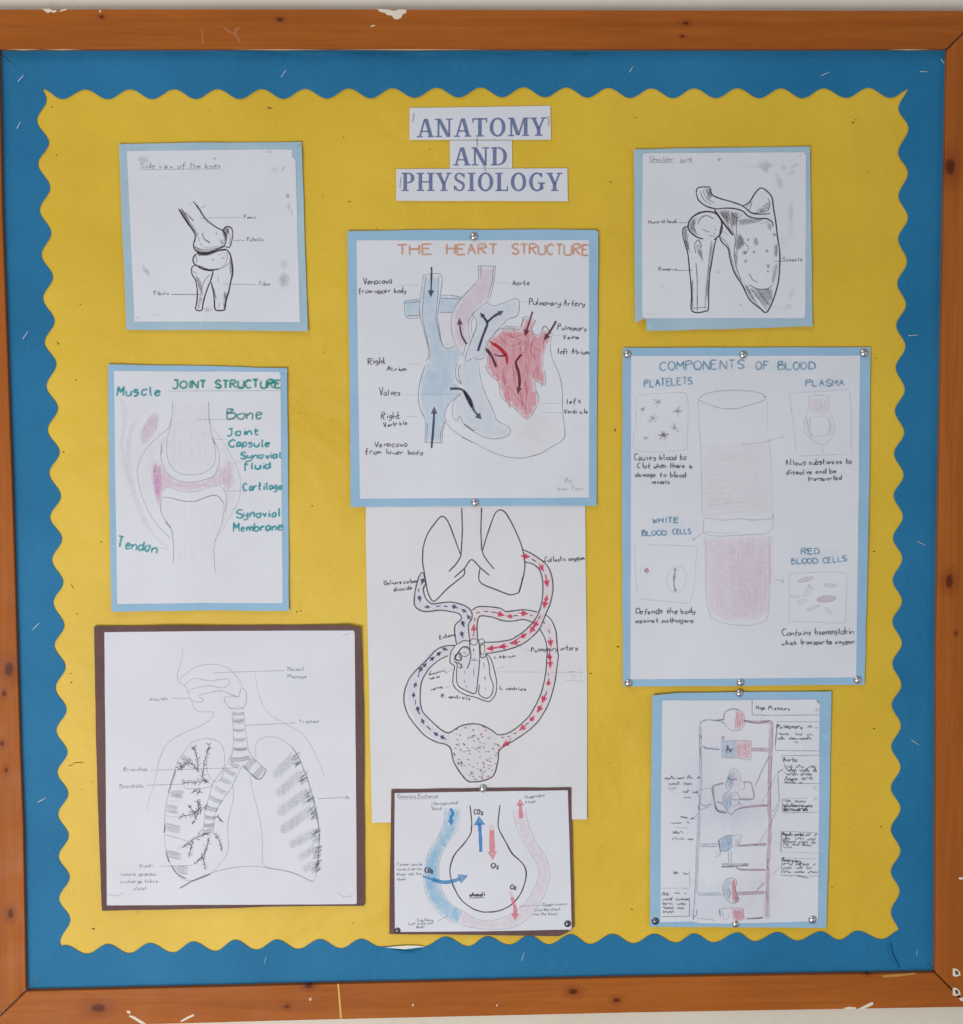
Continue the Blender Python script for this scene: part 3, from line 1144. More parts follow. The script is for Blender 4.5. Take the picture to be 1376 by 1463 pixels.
A_ = tf(440, 0, .3343)
t1 = title(A_('434 461 1036 452 1039 597 434 598'), 'ANATOMY', 595.4, 196.4, 781.5, 194, 26.5, 1.0, 3, 'white strip printed with the blue word ANATOMY')
t2 = title(A_('606 600 872 600 873 718 607 720'), 'AND', 647.2, 236.6, 726, 236.2, 26, .9, 4, 'small white strip printed with the blue word AND')
t3 = title(A_('377 722 1109 719 1111 860 377 858'), 'PHYSIOLOGY', 573, 273, 804, 273, 26.3, 1.0, 5, 'white strip printed with the blue word PHYSIOLOGY')
for (x, y, a, L, lab) in ((590.5, 168, -80, 12, 'upright staple at the left end of the ANATOMY strip'), (783.5, 173, 88, 14, 'upright staple at the right end of the ANATOMY strip'),
                          (681.5, 203, 88, 12, 'staple joining the ANATOMY and AND strips'), (692.5, 240, 75, 9, 'staple joining the AND and PHYSIOLOGY strips'), (572, 261, -84, 15, 'upright staple at the left end of the PHYSIOLOGY strip')):
    staple(x, y, a, L, 1.75 * MM, lab, plain('title_staple', (.22, .24, .30, 1), .5, .6), 'staples in the title strips', r=.28)

PENCIL = RGB(74, 72, 82)
DARK = RGB(58, 52, 62)
SOFT = RGB(112, 110, 122)

# ================================================================== KNEE POSTER
K = tf(160, 190, .2180)
p = Poster('anatomy_poster', 'square pencil drawing of a bent knee joint on faded blue card at top left', 'poster', (305, 337), 1.3, 1.2, 21, corners=((438, 204, 60, 2.2), (168, 204, 50, 1.4), (440, 470, 60, 2.0)), group='student posters pinned on the yellow paper')
p.sheet('mount', K('45 72 650 62 1243 60 1262 640 1284 1300 700 1292 95 1290'), mat=M_GBLUE)
p.sheet('sheet', K('97 118 1010 107 1180 109 1182 158 1203 178 1232 1241 700 1236 148 1237 122 640'), dh=.55, wob=.2)
p.part('heading', SOFT, .45)
p.text('Side view of the knee', *K('185 232')[0], *K('712 230')[0], 8.5, .95, .72)
p.line(K('178 240 715 235'), .8, .6)
p.part('smudge', RGB(110, 108, 108), .5, 400, each=True)
for (x, y, rx, ry, d, r) in ((205, 175, 40, 22, .5, 10), (1030, 122, 28, 12, .5, 0), (1065, 240, 26, 20, .3, 20), (1120, 235, 34, 14, .34, -50), (1152, 412, 16, 18, .7, 0), (1158, 480, 14, 28, .45, 0), (1178, 520, 8, 28, .4, 0),
                             (1128, 965, 36, 50, .55, 0), (1130, 860, 28, 34, .28, 0), (225, 905, 18, 48, .5, -35), (630, 1157, 34, 20, .5, 0), (672, 167, 11, 11, .8, 0), (170, 1212, 14, 10, .4, 0), (290, 1195, 36, 8, .28, -14), (340, 290, 60, 10, .12, 0)):
    X, Y = K([(x, y)])[0]
    p.smudge(X, Y, rx * .218 * 1.15, ry * .218 * 1.15, d, r)
p.part('bone_shading', DARK, .45, 500)
for q, a, d in (('720 632 745 614 775 620 765 655 752 690 742 725 735 690', 70, .75), ('545 930 575 955 590 1000 592 1045 578 1042 558 980', 65, .55), ('440 500 462 495 540 640 548 690 525 640 470 560', 60, .5),
                ('560 785 620 792 700 772 650 800 590 806 556 800', 5, .7), ('735 1040 760 1050 742 1155 728 1155', 80, .6), ('560 860 620 890 660 897 620 898 575 880', 20, .6), ('700 700 745 690 735 745 690 760 720 735', 50, .3),
                ('770 810 790 860 785 940 768 900', 80, .55), ('660 1000 680 1060 690 1120 672 1060', 75, .5), ('580 1050 600 1030 592 1090 575 1150 560 1150', 75, .35), ('540 740 600 770 680 762 600 782 550 770', 8, .45)):
    p.hatch(K(q), a, 1.25, 1.3, min(1, d * 1.5))
p.part('knee_drawing', DARK, .28)
for q, wd, d, n in (('437 498 490 580 540 650 546 690 534 735 550 772 600 784 660 772 705 756 742 742', 1.7, .75, 2), ('455 492 500 565 548 640 560 680', 1.1, .6, 1), ('532 448 580 510 612 560 650 595 690 622 728 642 748 672 748 705 736 745', 1.4, .78, 2),
                    ('478 520 510 550 538 580', 1.4, .7, 1), ('560 470 600 560 632 592', 1.0, .5, 1), ('545 742 565 758 610 764 680 756 730 738', 1.2, .7, 1), ('590 745 640 752 700 738', .9, .45, 1), ('594 655 602 690 645 722', 1.5, .75, 1),
                    ('560 652 566 690 575 715', 1.1, .5, 1), ('725 640 745 616 775 618 788 640 790 670 780 725 766 752 745 745', 1.5, .8, 2), ('758 640 776 680 766 735', 1.0, .6, 1), ('575 492 600 488 610 468', 1.1, .5, 1), ('505 475 525 458', 1.0, .5, 1),
                    ('556 786 620 792 700 770 748 764', 2.6, .85, 2), ('552 792 532 820 538 855 560 872 600 892 660 897 705 890', 1.8, .8, 2), ('705 888 740 862 758 815 752 780', 1.2, .6, 1), ('545 800 555 830 552 850', 1.4, .6, 1), ('690 800 740 790 735 830', .8, .3, 1),
                    ('748 762 772 790 786 840 792 910 778 980 766 1040 750 1095 740 1158', 2.0, .82, 2), ('772 850 735 882 712 892', 1.1, .6, 1), ('556 862 526 878 524 922 548 965 560 1035 556 1110 548 1155 588 1160 600 1100 625 1020 650 955 662 905 640 902 600 896', 1.6, .8, 2),
                    ('586 1060 600 982 642 928', 1.2, .65, 1), ('530 905 560 925', 1.1, .5, 1), ('648 975 664 1040 670 1100 680 1160 740 1160', 1.8, .8, 2), ('706 1108 698 1150', 1.1, .6, 1), ('692 930 700 985', 1.0, .4, 1), ('572 1090 568 1150', .9, .5, 1)):
    p.sketch(K(q), wd, d, n, .35)
for x, y in ((685, 660), (583, 730), (725, 820), (660, 830)):
    X, Y = K([(x, y)])[0]
    p.smudge(X, Y, 1.8, 2.0, .8)
p.part('caption', SOFT, .35, each=True)
for q, wd, d in (('575 562 640 556 852 553', .7, .55), ('795 703 868 703', .9, .75), ('722 990 948 994', .8, .6), ('388 1058 588 1058', 1.1, .9)):
    p.line(K(q), wd, d)
for t, a, c in (('Femur', '866 562 948 560', 5.2), ('Patella', '884 710 990 706', 5.5), ('Tibia', '962 998 1035 1000', 5.2), ('Fibula', '276 1063 370 1060', 5.2)):
    q = K(a)
    p.text(t, *q[0], *q[1], c, .9, .8)
p.flush()

# ================================================================== JOINT STRUCTURE POSTER
J = tf(140, 510, .2599)
p = Poster('anatomy_poster', 'portrait poster headed JOINT STRUCTURE in teal lettering with a pink synovial joint', 'poster', (283, 695), 1.3, 1.2, 33, corners=((412, 525, 60, 2.0), (152, 519, 50, 1.2), (160, 874, 60, 2.0), (412, 870, 50, 1.5)), group='student posters pinned on the yellow paper')
p.sheet('mount', J('55 40 560 48 1040 62 1046 800 1050 1395 560 1392 75 1402 62 760'), mat=M_LBLUE)
p.sheet('sheet', J('88 76 998 82 1004 104 1016 1354 560 1352 106 1358 96 700'), dh=.5, wob=.2)
PINK = RGB(222, 150, 200)
p.part('muscle_colour', RGB(205, 140, 182), .45, 300, label='pale mauve muscle shading')
mus = [(J([(285 + 50 * math.cos(t) - 26 * math.sin(t), 392 + 90 * math.sin(t) - 18 * math.cos(t))])[0]) for t in [i / 16 * 6.2832 for i in range(16)]]
p.fill(mus, .36, 2)
p.hatch(mus, 100, 1.8, 1.8, .16)
p.part('synovial_colour', PINK, .4, 300, label='pink synovial fluid shading')
sy = J('315 585 300 660 312 740 332 820 352 875 348 775 352 745 385 712 440 730 500 738 560 732 630 706 685 704 712 745 728 700 722 640 706 585 690 600 655 610 640 650 570 682 500 692 420 675 372 630 350 590')
p.fill(sy, .24, 4)
p.hatch(sy, 88, 2.2, 1.8, .24)
p.hatch(J('315 590 300 660 312 740 340 800 350 700 345 620'), 85, 1.7, 1.8, .42)
p.hatch(J('350 690 480 700 690 690 700 712 500 722 380 712'), 3, 2.6, 1.6, .14)
p.hatch(J('300 560 335 560 350 700 345 860 300 740 290 640'), 86, 2.0, 1.8, .3)
p.hatch(J('690 560 730 560 745 700 712 760 690 700'), 86, 2.2, 1.8, .26)
p.part('soft_shading', RGB(196, 180, 206), .5, 200)
p.stroke(J('215 330 180 420 165 540 180 660 205 770 255 900 330 1000 392 1050'), 7, .22, taper=.9)
p.stroke(J('120 230 150 340 130 480 150 620 190 740'), 6, .17, taper=.9)
p.hatch(J('412 250 606 250 610 330 640 480 630 600 500 640 400 600 382 480 405 330'), 90, 3.5, 2.6, .13)
p.hatch(J('355 790 520 800 690 790 685 900 640 1040 640 1130 415 1130 412 960 365 880'), 90, 5, 2.6, .08)
p.hatch(J('620 440 700 480 745 590 770 700 740 850 680 950 700 790 720 650 690 540'), 70, 3.2, 2.2, .13)
p.hatch(J('340 450 250 520 225 640 240 750 300 870 290 700 310 560'), 110, 4, 2.2, .09)
p.part('joint_drawing', RGB(134, 122, 150), .35)
for q, wd, d in (('410 242 406 330 396 385 380 460 378 520 395 590 440 635 500 648 570 640 622 610 646 560 640 490 624 420 610 330 608 242', .95, .55), ('402 335 388 390 330 440 262 510 222 590 218 650 240 760 290 870 345 945 405 1000', .95, .55),
                 ('372 440 350 495 348 560 372 625 420 670 500 690 580 676 640 650 664 590 668 535 650 485 632 462', 1.0, .62), ('612 345 640 400 700 482 742 562 776 642 784 700 776 780 742 852 700 925 662 985', .85, .42),
                 ('350 772 400 775 460 790 530 794 590 772 640 760 668 772 690 802', 1.3, .75), ('690 800 692 850 680 920 655 985 638 1040 640 1130 646 1190', .95, .6), ('352 765 360 732 390 714 440 734 500 742 560 735 620 712 670 710 700 742 705 792 697 850', .9, .5),
                 ('350 775 346 840 366 892 402 945 412 1000 416 1060 413 1142', 1.1, .65), ('340 460 352 510 348 530', 1.5, .4), ('630 440 650 490', 1.5, .6), ('370 905 402 942', 1.6, .8), ('318 590 306 640', 1.4, .6), ('700 860 710 780', 1.1, .5), ('610 250 612 330 622 420', 1.0, .5), ('130 222 168 304', .6, .35),
                 ('170 765 200 752', .6, .4)):
    p.stroke(J(q), wd, d)
for x, y in ((512, 425), (585, 425), (512, 527), (440, 360), (350, 515), (180, 325)):
    X, Y = J([(x, y)])[0]
    p.smudge(X, Y, 1.6, 1.6, .5)
p.part('leader_line', RGB(128, 122, 140), .3, each=True)
for q, d in (('540 342 706 345', .5), ('636 452 716 455', .35), ('712 590 790 572', .3), ('690 738 795 735', .5), ('730 840 765 830', .4), ('330 1045 388 1058', .45)):
    p.line(J(q), .75, d)
TEAL = RGB(14, 160, 168)
for nm, t, a, c, wd in (('heading', 'JOINT', '408 172 592 170', 11.2, 2.5), ('heading', 'STRUCTURE', '645 172 1006 169', 11.2, 2.5)):
    p.part(nm, RGB(10, 154, 142), .25)
    q = J(a)
    p.text(t, *q[0], *q[1], c, wd + .4, .95, .7, .03)
    if t == 'JOINT':
        p.line(J('384 187 1008 185'), .8, .5)
for t, a, c, wd in (('Muscle', '105 214 340 212', 13.2, 2.3), ('Bone', '708 345 900 342', 15.5, 1.7), ('Joint', '708 435 884 428', 10.5, 1.9), ('Capsule', '722 494 940 492', 9.8, 2.0), ('Synovial', '785 562 1006 555', 9.6, 1.9), ('fluid', '802 617 945 614', 10.2, 1.9),
                    ('Cartilage', '800 735 1010 728', 10.2, 1.9), ('Synovial', '760 884 1004 878', 11.2, 1.9), ('Membrane', '745 960 1012 955', 11.5, 1.9), ('Tendon', '104 1045 318 1078', 14.5, 2.0)):
    p.part('caption', TEAL if t != 'Bone' else RGB(60, 146, 150), .25, label='teal word ' + t, each=True)
    q = J(a)
    p.text(t, *q[0], *q[1], c, wd + .55, .92, .8, .08)
p.flush()

# ================================================================== LUNG POSTER
L_ = tf(120, 880, .29797)
p = Poster('anatomy_poster', 'large pencil drawing of the lungs and airways on brown card, bottom left of the board', 'poster', (327, 1097), 1.2, 1.6, 45, corners=((518, 893, 80, 3.5), (134, 895, 70, 2.2), (520, 1295, 60, 1.6), (146, 1300, 60, 1.6)), group='student posters pinned on the yellow paper')
p.sheet('mount', L_('48 50 500 47 1000 44 1262 43 1328 58 1340 420 1346 1050 1345 1390 900 1394 700 1402 86 1414 70 1000 56 500'), mat=M_BROWN)
p.sheet('sheet', L_('98 78 700 72 1292 70 1298 82 1305 900 1308 1378 1300 1382 700 1385 110 1388 104 700'), dh=.5, wob=.15)
PG = RGB(104, 104, 122)
p.part('rib_shading', RGB(126, 126, 142), .5, 420)
for q in ('472 655 520 690 505 712 462 690', '414 832 482 842 470 880 412 868', '396 902 452 912 450 950 394 938', '388 992 466 1006 460 1046 388 1030', '392 1122 472 1138 466 1172 402 1156', '430 1195 500 1206 496 1246 450 1236'):
    p.hatch(L_(q), 12, 1.6, 1.4, .52)
ribs = [(905, 770, 1012, 668, 25), (918, 862, 1045, 752, 24), (925, 950, 1075, 845, 25), (940, 1036, 1095, 925, 25), (980, 1108, 1110, 1035, 23), (1020, 1172, 1112, 1110, 20), (1042, 1226, 1112, 1182, 19)]
for (x0, y0, x1, y1, r) in ribs:
    a = math.atan2(y1 - y0, x1 - x0)
    q = []
    for k in range(7):
        t = a + math.pi / 2 + k / 6 * math.pi
        q.append((x0 + 22 + math.cos(t) * r, y0 - 15 + math.sin(t) * r))
    q += [(x1 + math.sin(a) * r, y1 - math.cos(a) * r), (x1 - math.sin(a) * r, y1 + math.cos(a) * r)]
    p.hatch(L_(q), 82, 1.5, 1.2, .32)
    p.hatch(L_(q), 10, 3.4, 1.0, .18)
p.part('trachea_rings', RGB(84, 84, 100), .35, 500)
cl = [(740, 467, 54, 0), (740, 497, 52, 0), (740, 507, 50, 0), (743, 546, 52, -2), (745, 592, 56, -2), (750, 637, 66, -3), (750, 684, 92, -6), (722, 712, 50, 28), (702, 748, 62, 30), (680, 790, 56, 25), (655, 835, 66, 28), (632, 880, 66, 22), (612, 922, 60, 14), (606, 965, 52, 6), (600, 1002, 52, 0), (592, 1030, 48, -12)]
for (x, y, wd, a) in cl:
    r = math.radians(a)
    for dd in (-8, -3, 3, 8) if y > 640 else (-5, 0, 5):
        ca, sa = math.cos(r), math.sin(r)
        q = [(x - wd / 2 * ca - dd * sa, y - wd / 2 * sa + dd * ca), (x - dd * sa, y + dd * ca + 4), (x + wd / 2 * ca - dd * sa, y + wd / 2 * sa + dd * ca)]
        p.stroke(L_(q), 1.0, p.rnd.uniform(.35, .75) * (.75 if y > 690 and y < 900 else 1))
for (x, y) in ((795, 712), (838, 752)):
    for dd in (-9, -3, 3, 9):
        p.stroke(L_([(x - 24 + dd, y + 26 + dd * .8), (x + dd, y + dd * .8 - 2), (x + 24 + dd, y - 26 + dd * .8)]), 1.0, .6)
p.part('airway_drawing', PG, .35)
for q, wd, d in (('475 155 466 220 448 300 490 345 515 405 536 450 562 460 620 462 612 490 562 525 480 560 402 610 362 690 340 790 312 880 300 932', .85, .45), ('455 305 500 268 550 240 620 232 690 250 740 300 762 345', .85, .5),
                 ('480 332 530 300 600 310 655 305 690 302 696 328 660 345 600 335 520 350 498 368', .85, .5), ('515 405 550 414 576 404 550 384 600 368 660 360 710 378 742 388 752 350 775 358 780 400 765 438 722 446 690 430 672 396 700 384 742 388', .9, .52),
                 ('690 430 705 446 740 436 770 446', .8, .45), ('710 455 716 560 714 640 695 692 622 800 600 870 578 950 575 1010 545 1046', .9, .55), ('766 460 776 560 790 640 815 685 876 738', .9, .52), ('762 715 836 783 876 738', 1.3, .8), ('756 722 702 832 652 902 626 962 622 1042', .9, .55),
                 ('490 640 520 605 580 588 640 600 670 640 673 720 656 783 620 790 592 750 588 700 600 665', .85, .5), ('490 640 450 700 420 800 396 900 386 1000 390 1100 416 1190 460 1250 512 1270 600 1240 660 1180 692 1120 690 1000 716 880 712 810', .9, .5),
                 ('826 690 822 650 832 602 880 578 942 590 992 626 1030 682 1062 762 1092 852 1110 932 1125 1022 1125 1122 1118 1200 1110 1256 1090 1270 1000 1230 880 1206 856 1170 856 1080 840 960 812 850 796 760', .85, .48),
                 ('460 1305 520 1270 620 1230 700 1210 790 1200 880 1208 1000 1232 1102 1280', .95, .55), ('820 275 840 380 880 460 962 516 1042 562 1100 642 1156 772', .75, .38), ('470 700 520 730 590 765', .85, .5), ('462 790 480 790 600 782', .7, .35),
                 ('396 960 470 965', .7, .35), ('388 1050 440 1062 502 1082', .9, .55), ('400 885 460 892', .7, .3), ('470 1100 440 1130', .7, .4), ('415 830 440 760', .7, .4), ('480 815 500 830 600 822 612 800', .9, .6),
                 ('545 1046 600 1040 622 1042', .9, .5)):
    p.stroke(L_(q), wd, d)
for q in ('440 740 418 800 404 850', '388 1000 386 1040', '392 1130 408 1180', '462 1305 520 1272 605 1238', '420 1195 445 1235 490 1260'):
    p.stroke(L_(q), 1.9, .8)
p.part('bronchiole_drawing', RGB(78, 78, 92), .3)
tw = ['605 610 590 660 575 720 570 780 600 800', '530 630 545 700 545 750', '450 740 500 700 548 740', '470 800 530 797 600 790', '545 880 548 940 518 1000', '458 962 520 950 562 915', '636 958 668 990', '600 1042 540 1062 470 1112', '625 1040 650 1080 662 1130',
      '600 1060 586 1120 570 1150 528 1192', '570 1150 582 1218', '522 1080 500 1160', '545 830 515 850', '515 640 540 620', '590 640 612 632', '500 905 540 960', '555 890 560 950', '575 930 590 900', '560 830 540 860', '460 700 470 745']
for q in tw:
    c = catmull(L_(q), 3.2)
    p.stroke(L_(q), 1.2, .8)
    for i in range(1, len(c) - 1):
        a = math.atan2(c[i + 1][1] - c[i - 1][1], c[i + 1][0] - c[i - 1][0])
        for sg in (-1, 1):
            if p.rnd.random() < .95:
                b = a + sg * p.rnd.uniform(.6, 1.2) + math.pi
                l = p.rnd.uniform(2.5, 5.5)
                x, y = c[i][0] + p.rnd.uniform(-1.5, 1.5), c[i][1] + p.rnd.uniform(-1.5, 1.5)
                p.line([(x, y), (x + math.cos(b) * l, y + math.sin(b) * l)], 1.25, p.rnd.uniform(.4, .85))
p.part('rib_tips', RGB(92, 92, 104), .4, 420)
for (x0, y0, x1, y1, r) in ribs:
    for k in range(26):
        t = p.rnd.uniform(-1, 1)
        bx, by = x1 + 12 + p.rnd.uniform(-6, 20), y1 + t * r * 1.3 + 10
        p.line(L_([(bx, by), (bx - p.rnd.uniform(12, 34), by + p.rnd.uniform(8, 26))]), 1.1, p.rnd.uniform(.2, .6))
p.stroke(L_('1000 630 1035 690 1064 762 1094 852 1112 932 1127 1022 1127 1122 1120 1200'), 1.5, .55, wv=.8)
p.part('caption', RGB(132, 132, 146), .3, each=True)
for q in ('620 272 962 262', '425 395 516 395', '770 525 1015 512', '322 740 735 728', '300 812 482 806', '1120 877 1240 870', '360 1201 520 1196'):
    p.line(L_(q), .8, .62)
for q in ('105 1335 155 1343 186 1330', '1210 1325 1246 1348 1290 1342', '1240 95 1275 85'):
    p.line(L_(q), .8, .5)
for t, a, c in (('Nasal', '976 264 1052 262', 5.6), ('Passage', '976 298 1066 298', 5), ('mouth', '316 406 398 404', 5.4), ('Trachea', '1032 514 1126 512', 5.2), ('Bronchus', '192 745 304 742', 6), ('Bronchiole', '172 826 286 824', 6), ('ribs', '1246 876 1274 876', 4.8),
                ('Alveoli', '266 1206 328 1204', 5.2), ('(where gaseous', '176 1246 346 1244', 5.2), ('exchange takes', '176 1282 354 1278', 5.2), ('place)', '240 1314 298 1314', 5.2)):
    q = L_(a)
    p.text(t, *q[0], *q[1], c, .85, .66)
p.flush()

# ================================================================== SHOULDER POSTER
H_ = tf(890, 200, .2035)
p = Poster('anatomy_poster', 'square pencil drawing of a shoulder joint on faded blue card, top right of the board', 'poster', (1033, 339), 1.3, 1.2, 57, corners=((1158, 210, 60, 2.0), (906, 213, 50, 1.4), (1160, 466, 50, 1.6), (925, 472, 50, 1.6)), group='student posters pinned on the yellow paper')
p.sheet('mount', H_('78 66 700 54 1315 45 1322 640 1332 1308 800 1325 168 1341 162 1252 118 1268 85 1284 80 640'), mat=M_GBLUE)
p.sheet('sheet', H_('140 104 152 92 700 88 1268 86 1285 104 1284 700 1281 1238 1262 1252 700 1250 152 1252 136 1238 134 640'), dh=.55, wob=.15)
p.part('heading', SOFT, .45)
p.text('Shoulder', *H_('186 153')[0], *H_('352 150')[0], 7.2, .9, .7)
p.text('joint', *H_('396 153')[0], *H_('490 148')[0], 7.2, .9, .7)
p.line(H_('178 160 356 157'), .8, .6)
p.line(H_('396 160 500 157'), .8, .4)
p.part('smudge', RGB(122, 120, 122), .5, 400, each=True)
for (x, y, rx, ry, d, r) in ((1000, 180, 56, 34, .5, 0), (1005, 215, 22, 24, .35, 0), (900, 187, 90, 10, .16, 0), (1130, 196, 26, 20, .34, 30), (1205, 182, 42, 12, .34, -30), (1180, 232, 34, 14, .34, -30), (1105, 300, 24, 42, .4, -10), (1082, 255, 12, 40, .25, -20), (1180, 520, 22, 90, .34, 0), (1182, 640, 30, 60, .16, 0),
                             (1165, 1168, 30, 18, .28, 0), (1185, 1080, 20, 52, .28, 20), (1110, 1180, 70, 12, .16, 8), (667, 926, 16, 16, .34, 0), (828, 1160, 12, 12, .4, 0), (280, 1036, 14, 10, .25, 0), (677, 137, 12, 12, .85, 0), (1125, 720, 40, 60, .1, 0), (1240, 112, 22, 6, .3, -20), (180, 1225, 26, 6, .3, -20)):
    X, Y = H_([(x, y)])[0]
    p.smudge(X, Y, rx * .2035 * 1.2, ry * .2035 * 1.2, d, r)
p.part('bone_shading', RGB(78, 72, 82), .45, 480)
for q, a, d in (('575 336 612 342 628 400 604 425 585 380', 75, .6), ('945 488 1000 462 1030 430 1030 485 985 508 925 506', 40, .62), ('700 492 742 492 745 600 722 560 700 520', 75, .75), ('752 498 830 512 806 545 800 600 770 610 756 540', 80, .45),
                ('820 652 850 700 852 740 818 770 800 800 788 740 800 690', 70, .6), ('930 680 956 728 930 752 914 718', 60, .5), ('1062 735 1090 725 1086 822 1064 822', 80, .5), ('892 1042 1050 1040 1052 1120 1005 1198 950 1120', 55, .42),
                ('840 1000 880 1030 905 1090 965 1180 905 1120', 60, .6), ('805 560 870 548 1000 552 955 580 880 592 815 602', 20, .42), ('1010 572 1048 598 1044 642 1016 620', 60, .45), ('482 560 522 535 502 615 522 665 476 640 466 600', 70, .6),
                ('520 760 556 764 562 852 536 820', 80, .6), ('424 618 456 612 448 700 468 800 442 740', 75, .6), ('512 735 548 738 545 760 515 762', 10, .7), ('620 715 640 712 606 940 600 1060 586 1180 582 1060 600 900', 80, .4),
                ('785 780 808 800 800 900 822 960 792 900', 78, .5), ('1060 880 1088 860 1080 950 1060 1010 1040 1000', 78, .38), ('660 500 700 492 716 560 695 545', 70, .5), ('480 1000 494 980 494 1180 482 1180', 85, .35), ('700 690 740 740 760 830 745 760', 60, .45)):
    p.hatch(H_(q), a, 1.25, 1.3, min(1, d * 1.4))
p.part('shoulder_drawing', RGB(64, 56, 66), .25)
for q, wd, d, n in (('514 368 520 342 545 332 605 332 614 345 625 385 680 412 760 434 842 466 900 512 960 522 1032 518', 1.6, .82, 2), ('514 368 530 420 582 462 652 482 722 478 790 482 842 500 880 534 940 550 1010 552 1046 576 1054 604', 1.6, .82, 2),
                    ('542 358 568 418 622 456', 1.1, .65, 1), ('560 350 590 410 642 440', 1.1, .6, 1), ('840 466 890 432 930 372 966 338 1002 352 1046 402 1056 470 1072 562 1086 682 1102 802 1096 960 1076 1060 1040 1160 1004 1212 962 1182 890 1120 840 1022 782 930 752 832 738 762 692 712 680 662 694 592', 1.7, .85, 2),
                    ('866 472 906 432 884 498', 1.3, .7, 1), ('884 500 922 512 982 506 1022 490 1032 440 1020 412', 1.4, .7, 1), ('642 490 690 560 752 642 772 668', 2.4, .85, 2), ('742 492 752 562 775 648 792 702 782 782 792 882 830 980', 1.3, .7, 1),
                    ('695 505 722 572 765 650', 1.2, .7, 1), ('800 542 796 640 802 692', 1.2, .62, 1), ('842 520 800 545 752 505', 1.1, .6, 1), ('690 682 740 742 766 850 792 932 842 1000', 1.1, .6, 1), ('850 718 882 762 852 802', 1.1, .6, 1), ('890 938 912 980 952 1000', 1.2, .65, 1),
                    ('888 1018 950 1046 1012 1046 1052 1018', 1.4, .7, 1), ('640 702 690 652 692 570 656 520 600 503 532 515 476 556 458 610 478 650 520 682 562 696', 1.9, .85, 2), ('524 592 546 546 590 530 636 552', 1.5, .72, 1), ('560 628 606 648', 1.2, .6, 1), ('600 670 652 676', 1.1, .6, 1),
                    ('478 652 540 664', .9, .5, 1), ('460 606 426 616 420 660 436 732 456 802 466 900 476 1000 481 1100 480 1190 522 1212 582 1200 600 1184 602 1060 608 950 622 860 642 742 656 692', 1.6, .82, 2), ('620 712 606 822 592 950 582 1062 574 1182', 1.1, .6, 1),
                    ('458 660 454 700 468 790', 1.1, .65, 1), ('512 862 520 942 522 1082 522 1200', 1.3, .72, 1), ('490 980 486 1080 492 1180', 1.0, .55, 1), ('480 1184 530 1176 592 1176', 1.0, .6, 1), ('510 792 504 732 530 702 550 740 546 760', 1.3, .75, 1), ('600 1185 602 1222', .8, .3, 1), ('700 640 740 668', .9, .4, 1),
                    ('980 470 1020 440', 1.1, .5, 1), ('960 590 1040 570', 1.0, .4, 1)):
    p.sketch(H_(q), wd, d, n, .3)
for x, y, r in ((880, 700, 10), (920, 785, 10), (1012, 780, 12), (1020, 886, 14), (1018, 922, 9), (862, 850, 13), (855, 792, 16), (650, 632, 6), (644, 655, 6), (1065, 665, 12), (640, 610, 5)):
    X, Y = H_([(x, y)])[0]
    p.smudge(X, Y, r * .24, r * .26, .8)
p.part('caption', SOFT, .3, each=True)
for q, wd in (('374 581 462 580', .8), ('380 917 490 914', .9), ('1054 852 1122 850', .8)):
    p.line(H_(q), wd, .75)
for t, a, c in (('Humeral head', '180 586 372 582', 5.2), ('Humerus', '250 918 380 916', 5.4), ('Scapula', '1122 852 1256 848', 6)):
    q = H_(a)
    p.text(t, *q[0], *q[1], c, .95, .82)
p.flush()

# ================================================================== CIRCULATION SHEET (bare white paper, tucked behind two posters)
e, f, g, h, q_ = tf(510, 710, .15721), tf(670, 710, .15715), tf(510, 930, .17094), tf(670, 930, .17086), tf(590, 880, .10901)
p = Poster('anatomy_poster', 'tall bare white sheet with marker drawing of blood flow between lungs, heart and body', 'poster', (680, 940), .5, .8, 61, corners=((531, 1175, 70, 2.2), (839, 1170, 60, 1.8)), group='student posters pinned on the yellow paper')
p.sheet('sheet', [(523, 705), (836, 703), (837.5, 860), (839, 1000), (838.6, 1170.5), (700, 1172), (531.5, 1175.5), (526.5, 950), (522.8, 780)], wob=.15, mat=M_SHEET2)
bpath = e('605 720 580 800 560 880 560 960 600 1000 700 1005 800 995 900 1005 970 1040 1000 1090 970 1150 950 1200 960 1330')
bpath2 = e('880 1390 780 1400 680 1450') + g('620 70 540 160 480 270 460 350 480 450 540 580 620 670 700 725 770 740')
rpath = f('490 530 560 555 640 600 700 700 718 800 705 920 670 1040 615 1160 520 1265 375 1340 150 1385')
rpath2 = f('45 1290 45 1180 55 1080 110 1040 220 1048 330 1080 500 1070 640 1100 715 1190 755 1320 765 1450') + h('700 100 690 220 650 360 590 510 500 620 390 700 270 770')
p.part('vein_colour', RGB(196, 200, 232), .15, 200, label='pale lilac marker tint in the blood vessels')
p.stroke(bpath, 14, .2, taper=.1, wv=.15)
p.stroke(bpath2, 15, .2, taper=.1, wv=.15)
p.fill(q_('590 640 560 720 600 900 760 1000 830 1010 860 880 880 560 740 340 560 560'), .16)
p.part('artery_colour', RGB(244, 190, 205), .15, 200, label='pale pink marker tint in the blood vessels')
p.stroke(rpath, 13, .2, taper=.1, wv=.15)
p.stroke(rpath2, 12, .2, taper=.1, wv=.15)
p.part('stomach_colour', RGB(222, 210, 226), .2, 200)
p.fill(g('760 690 850 640 980 608') + h('40 608 150 640 240 705 260 815 245 900 225 1000 180 1060 100 1090 0 1095') + g('920 1082 850 1000 800 900 785 820 755 785'), .2)
MK = RGB(84, 80, 88)
p.part('lung_outline', MK, .12)
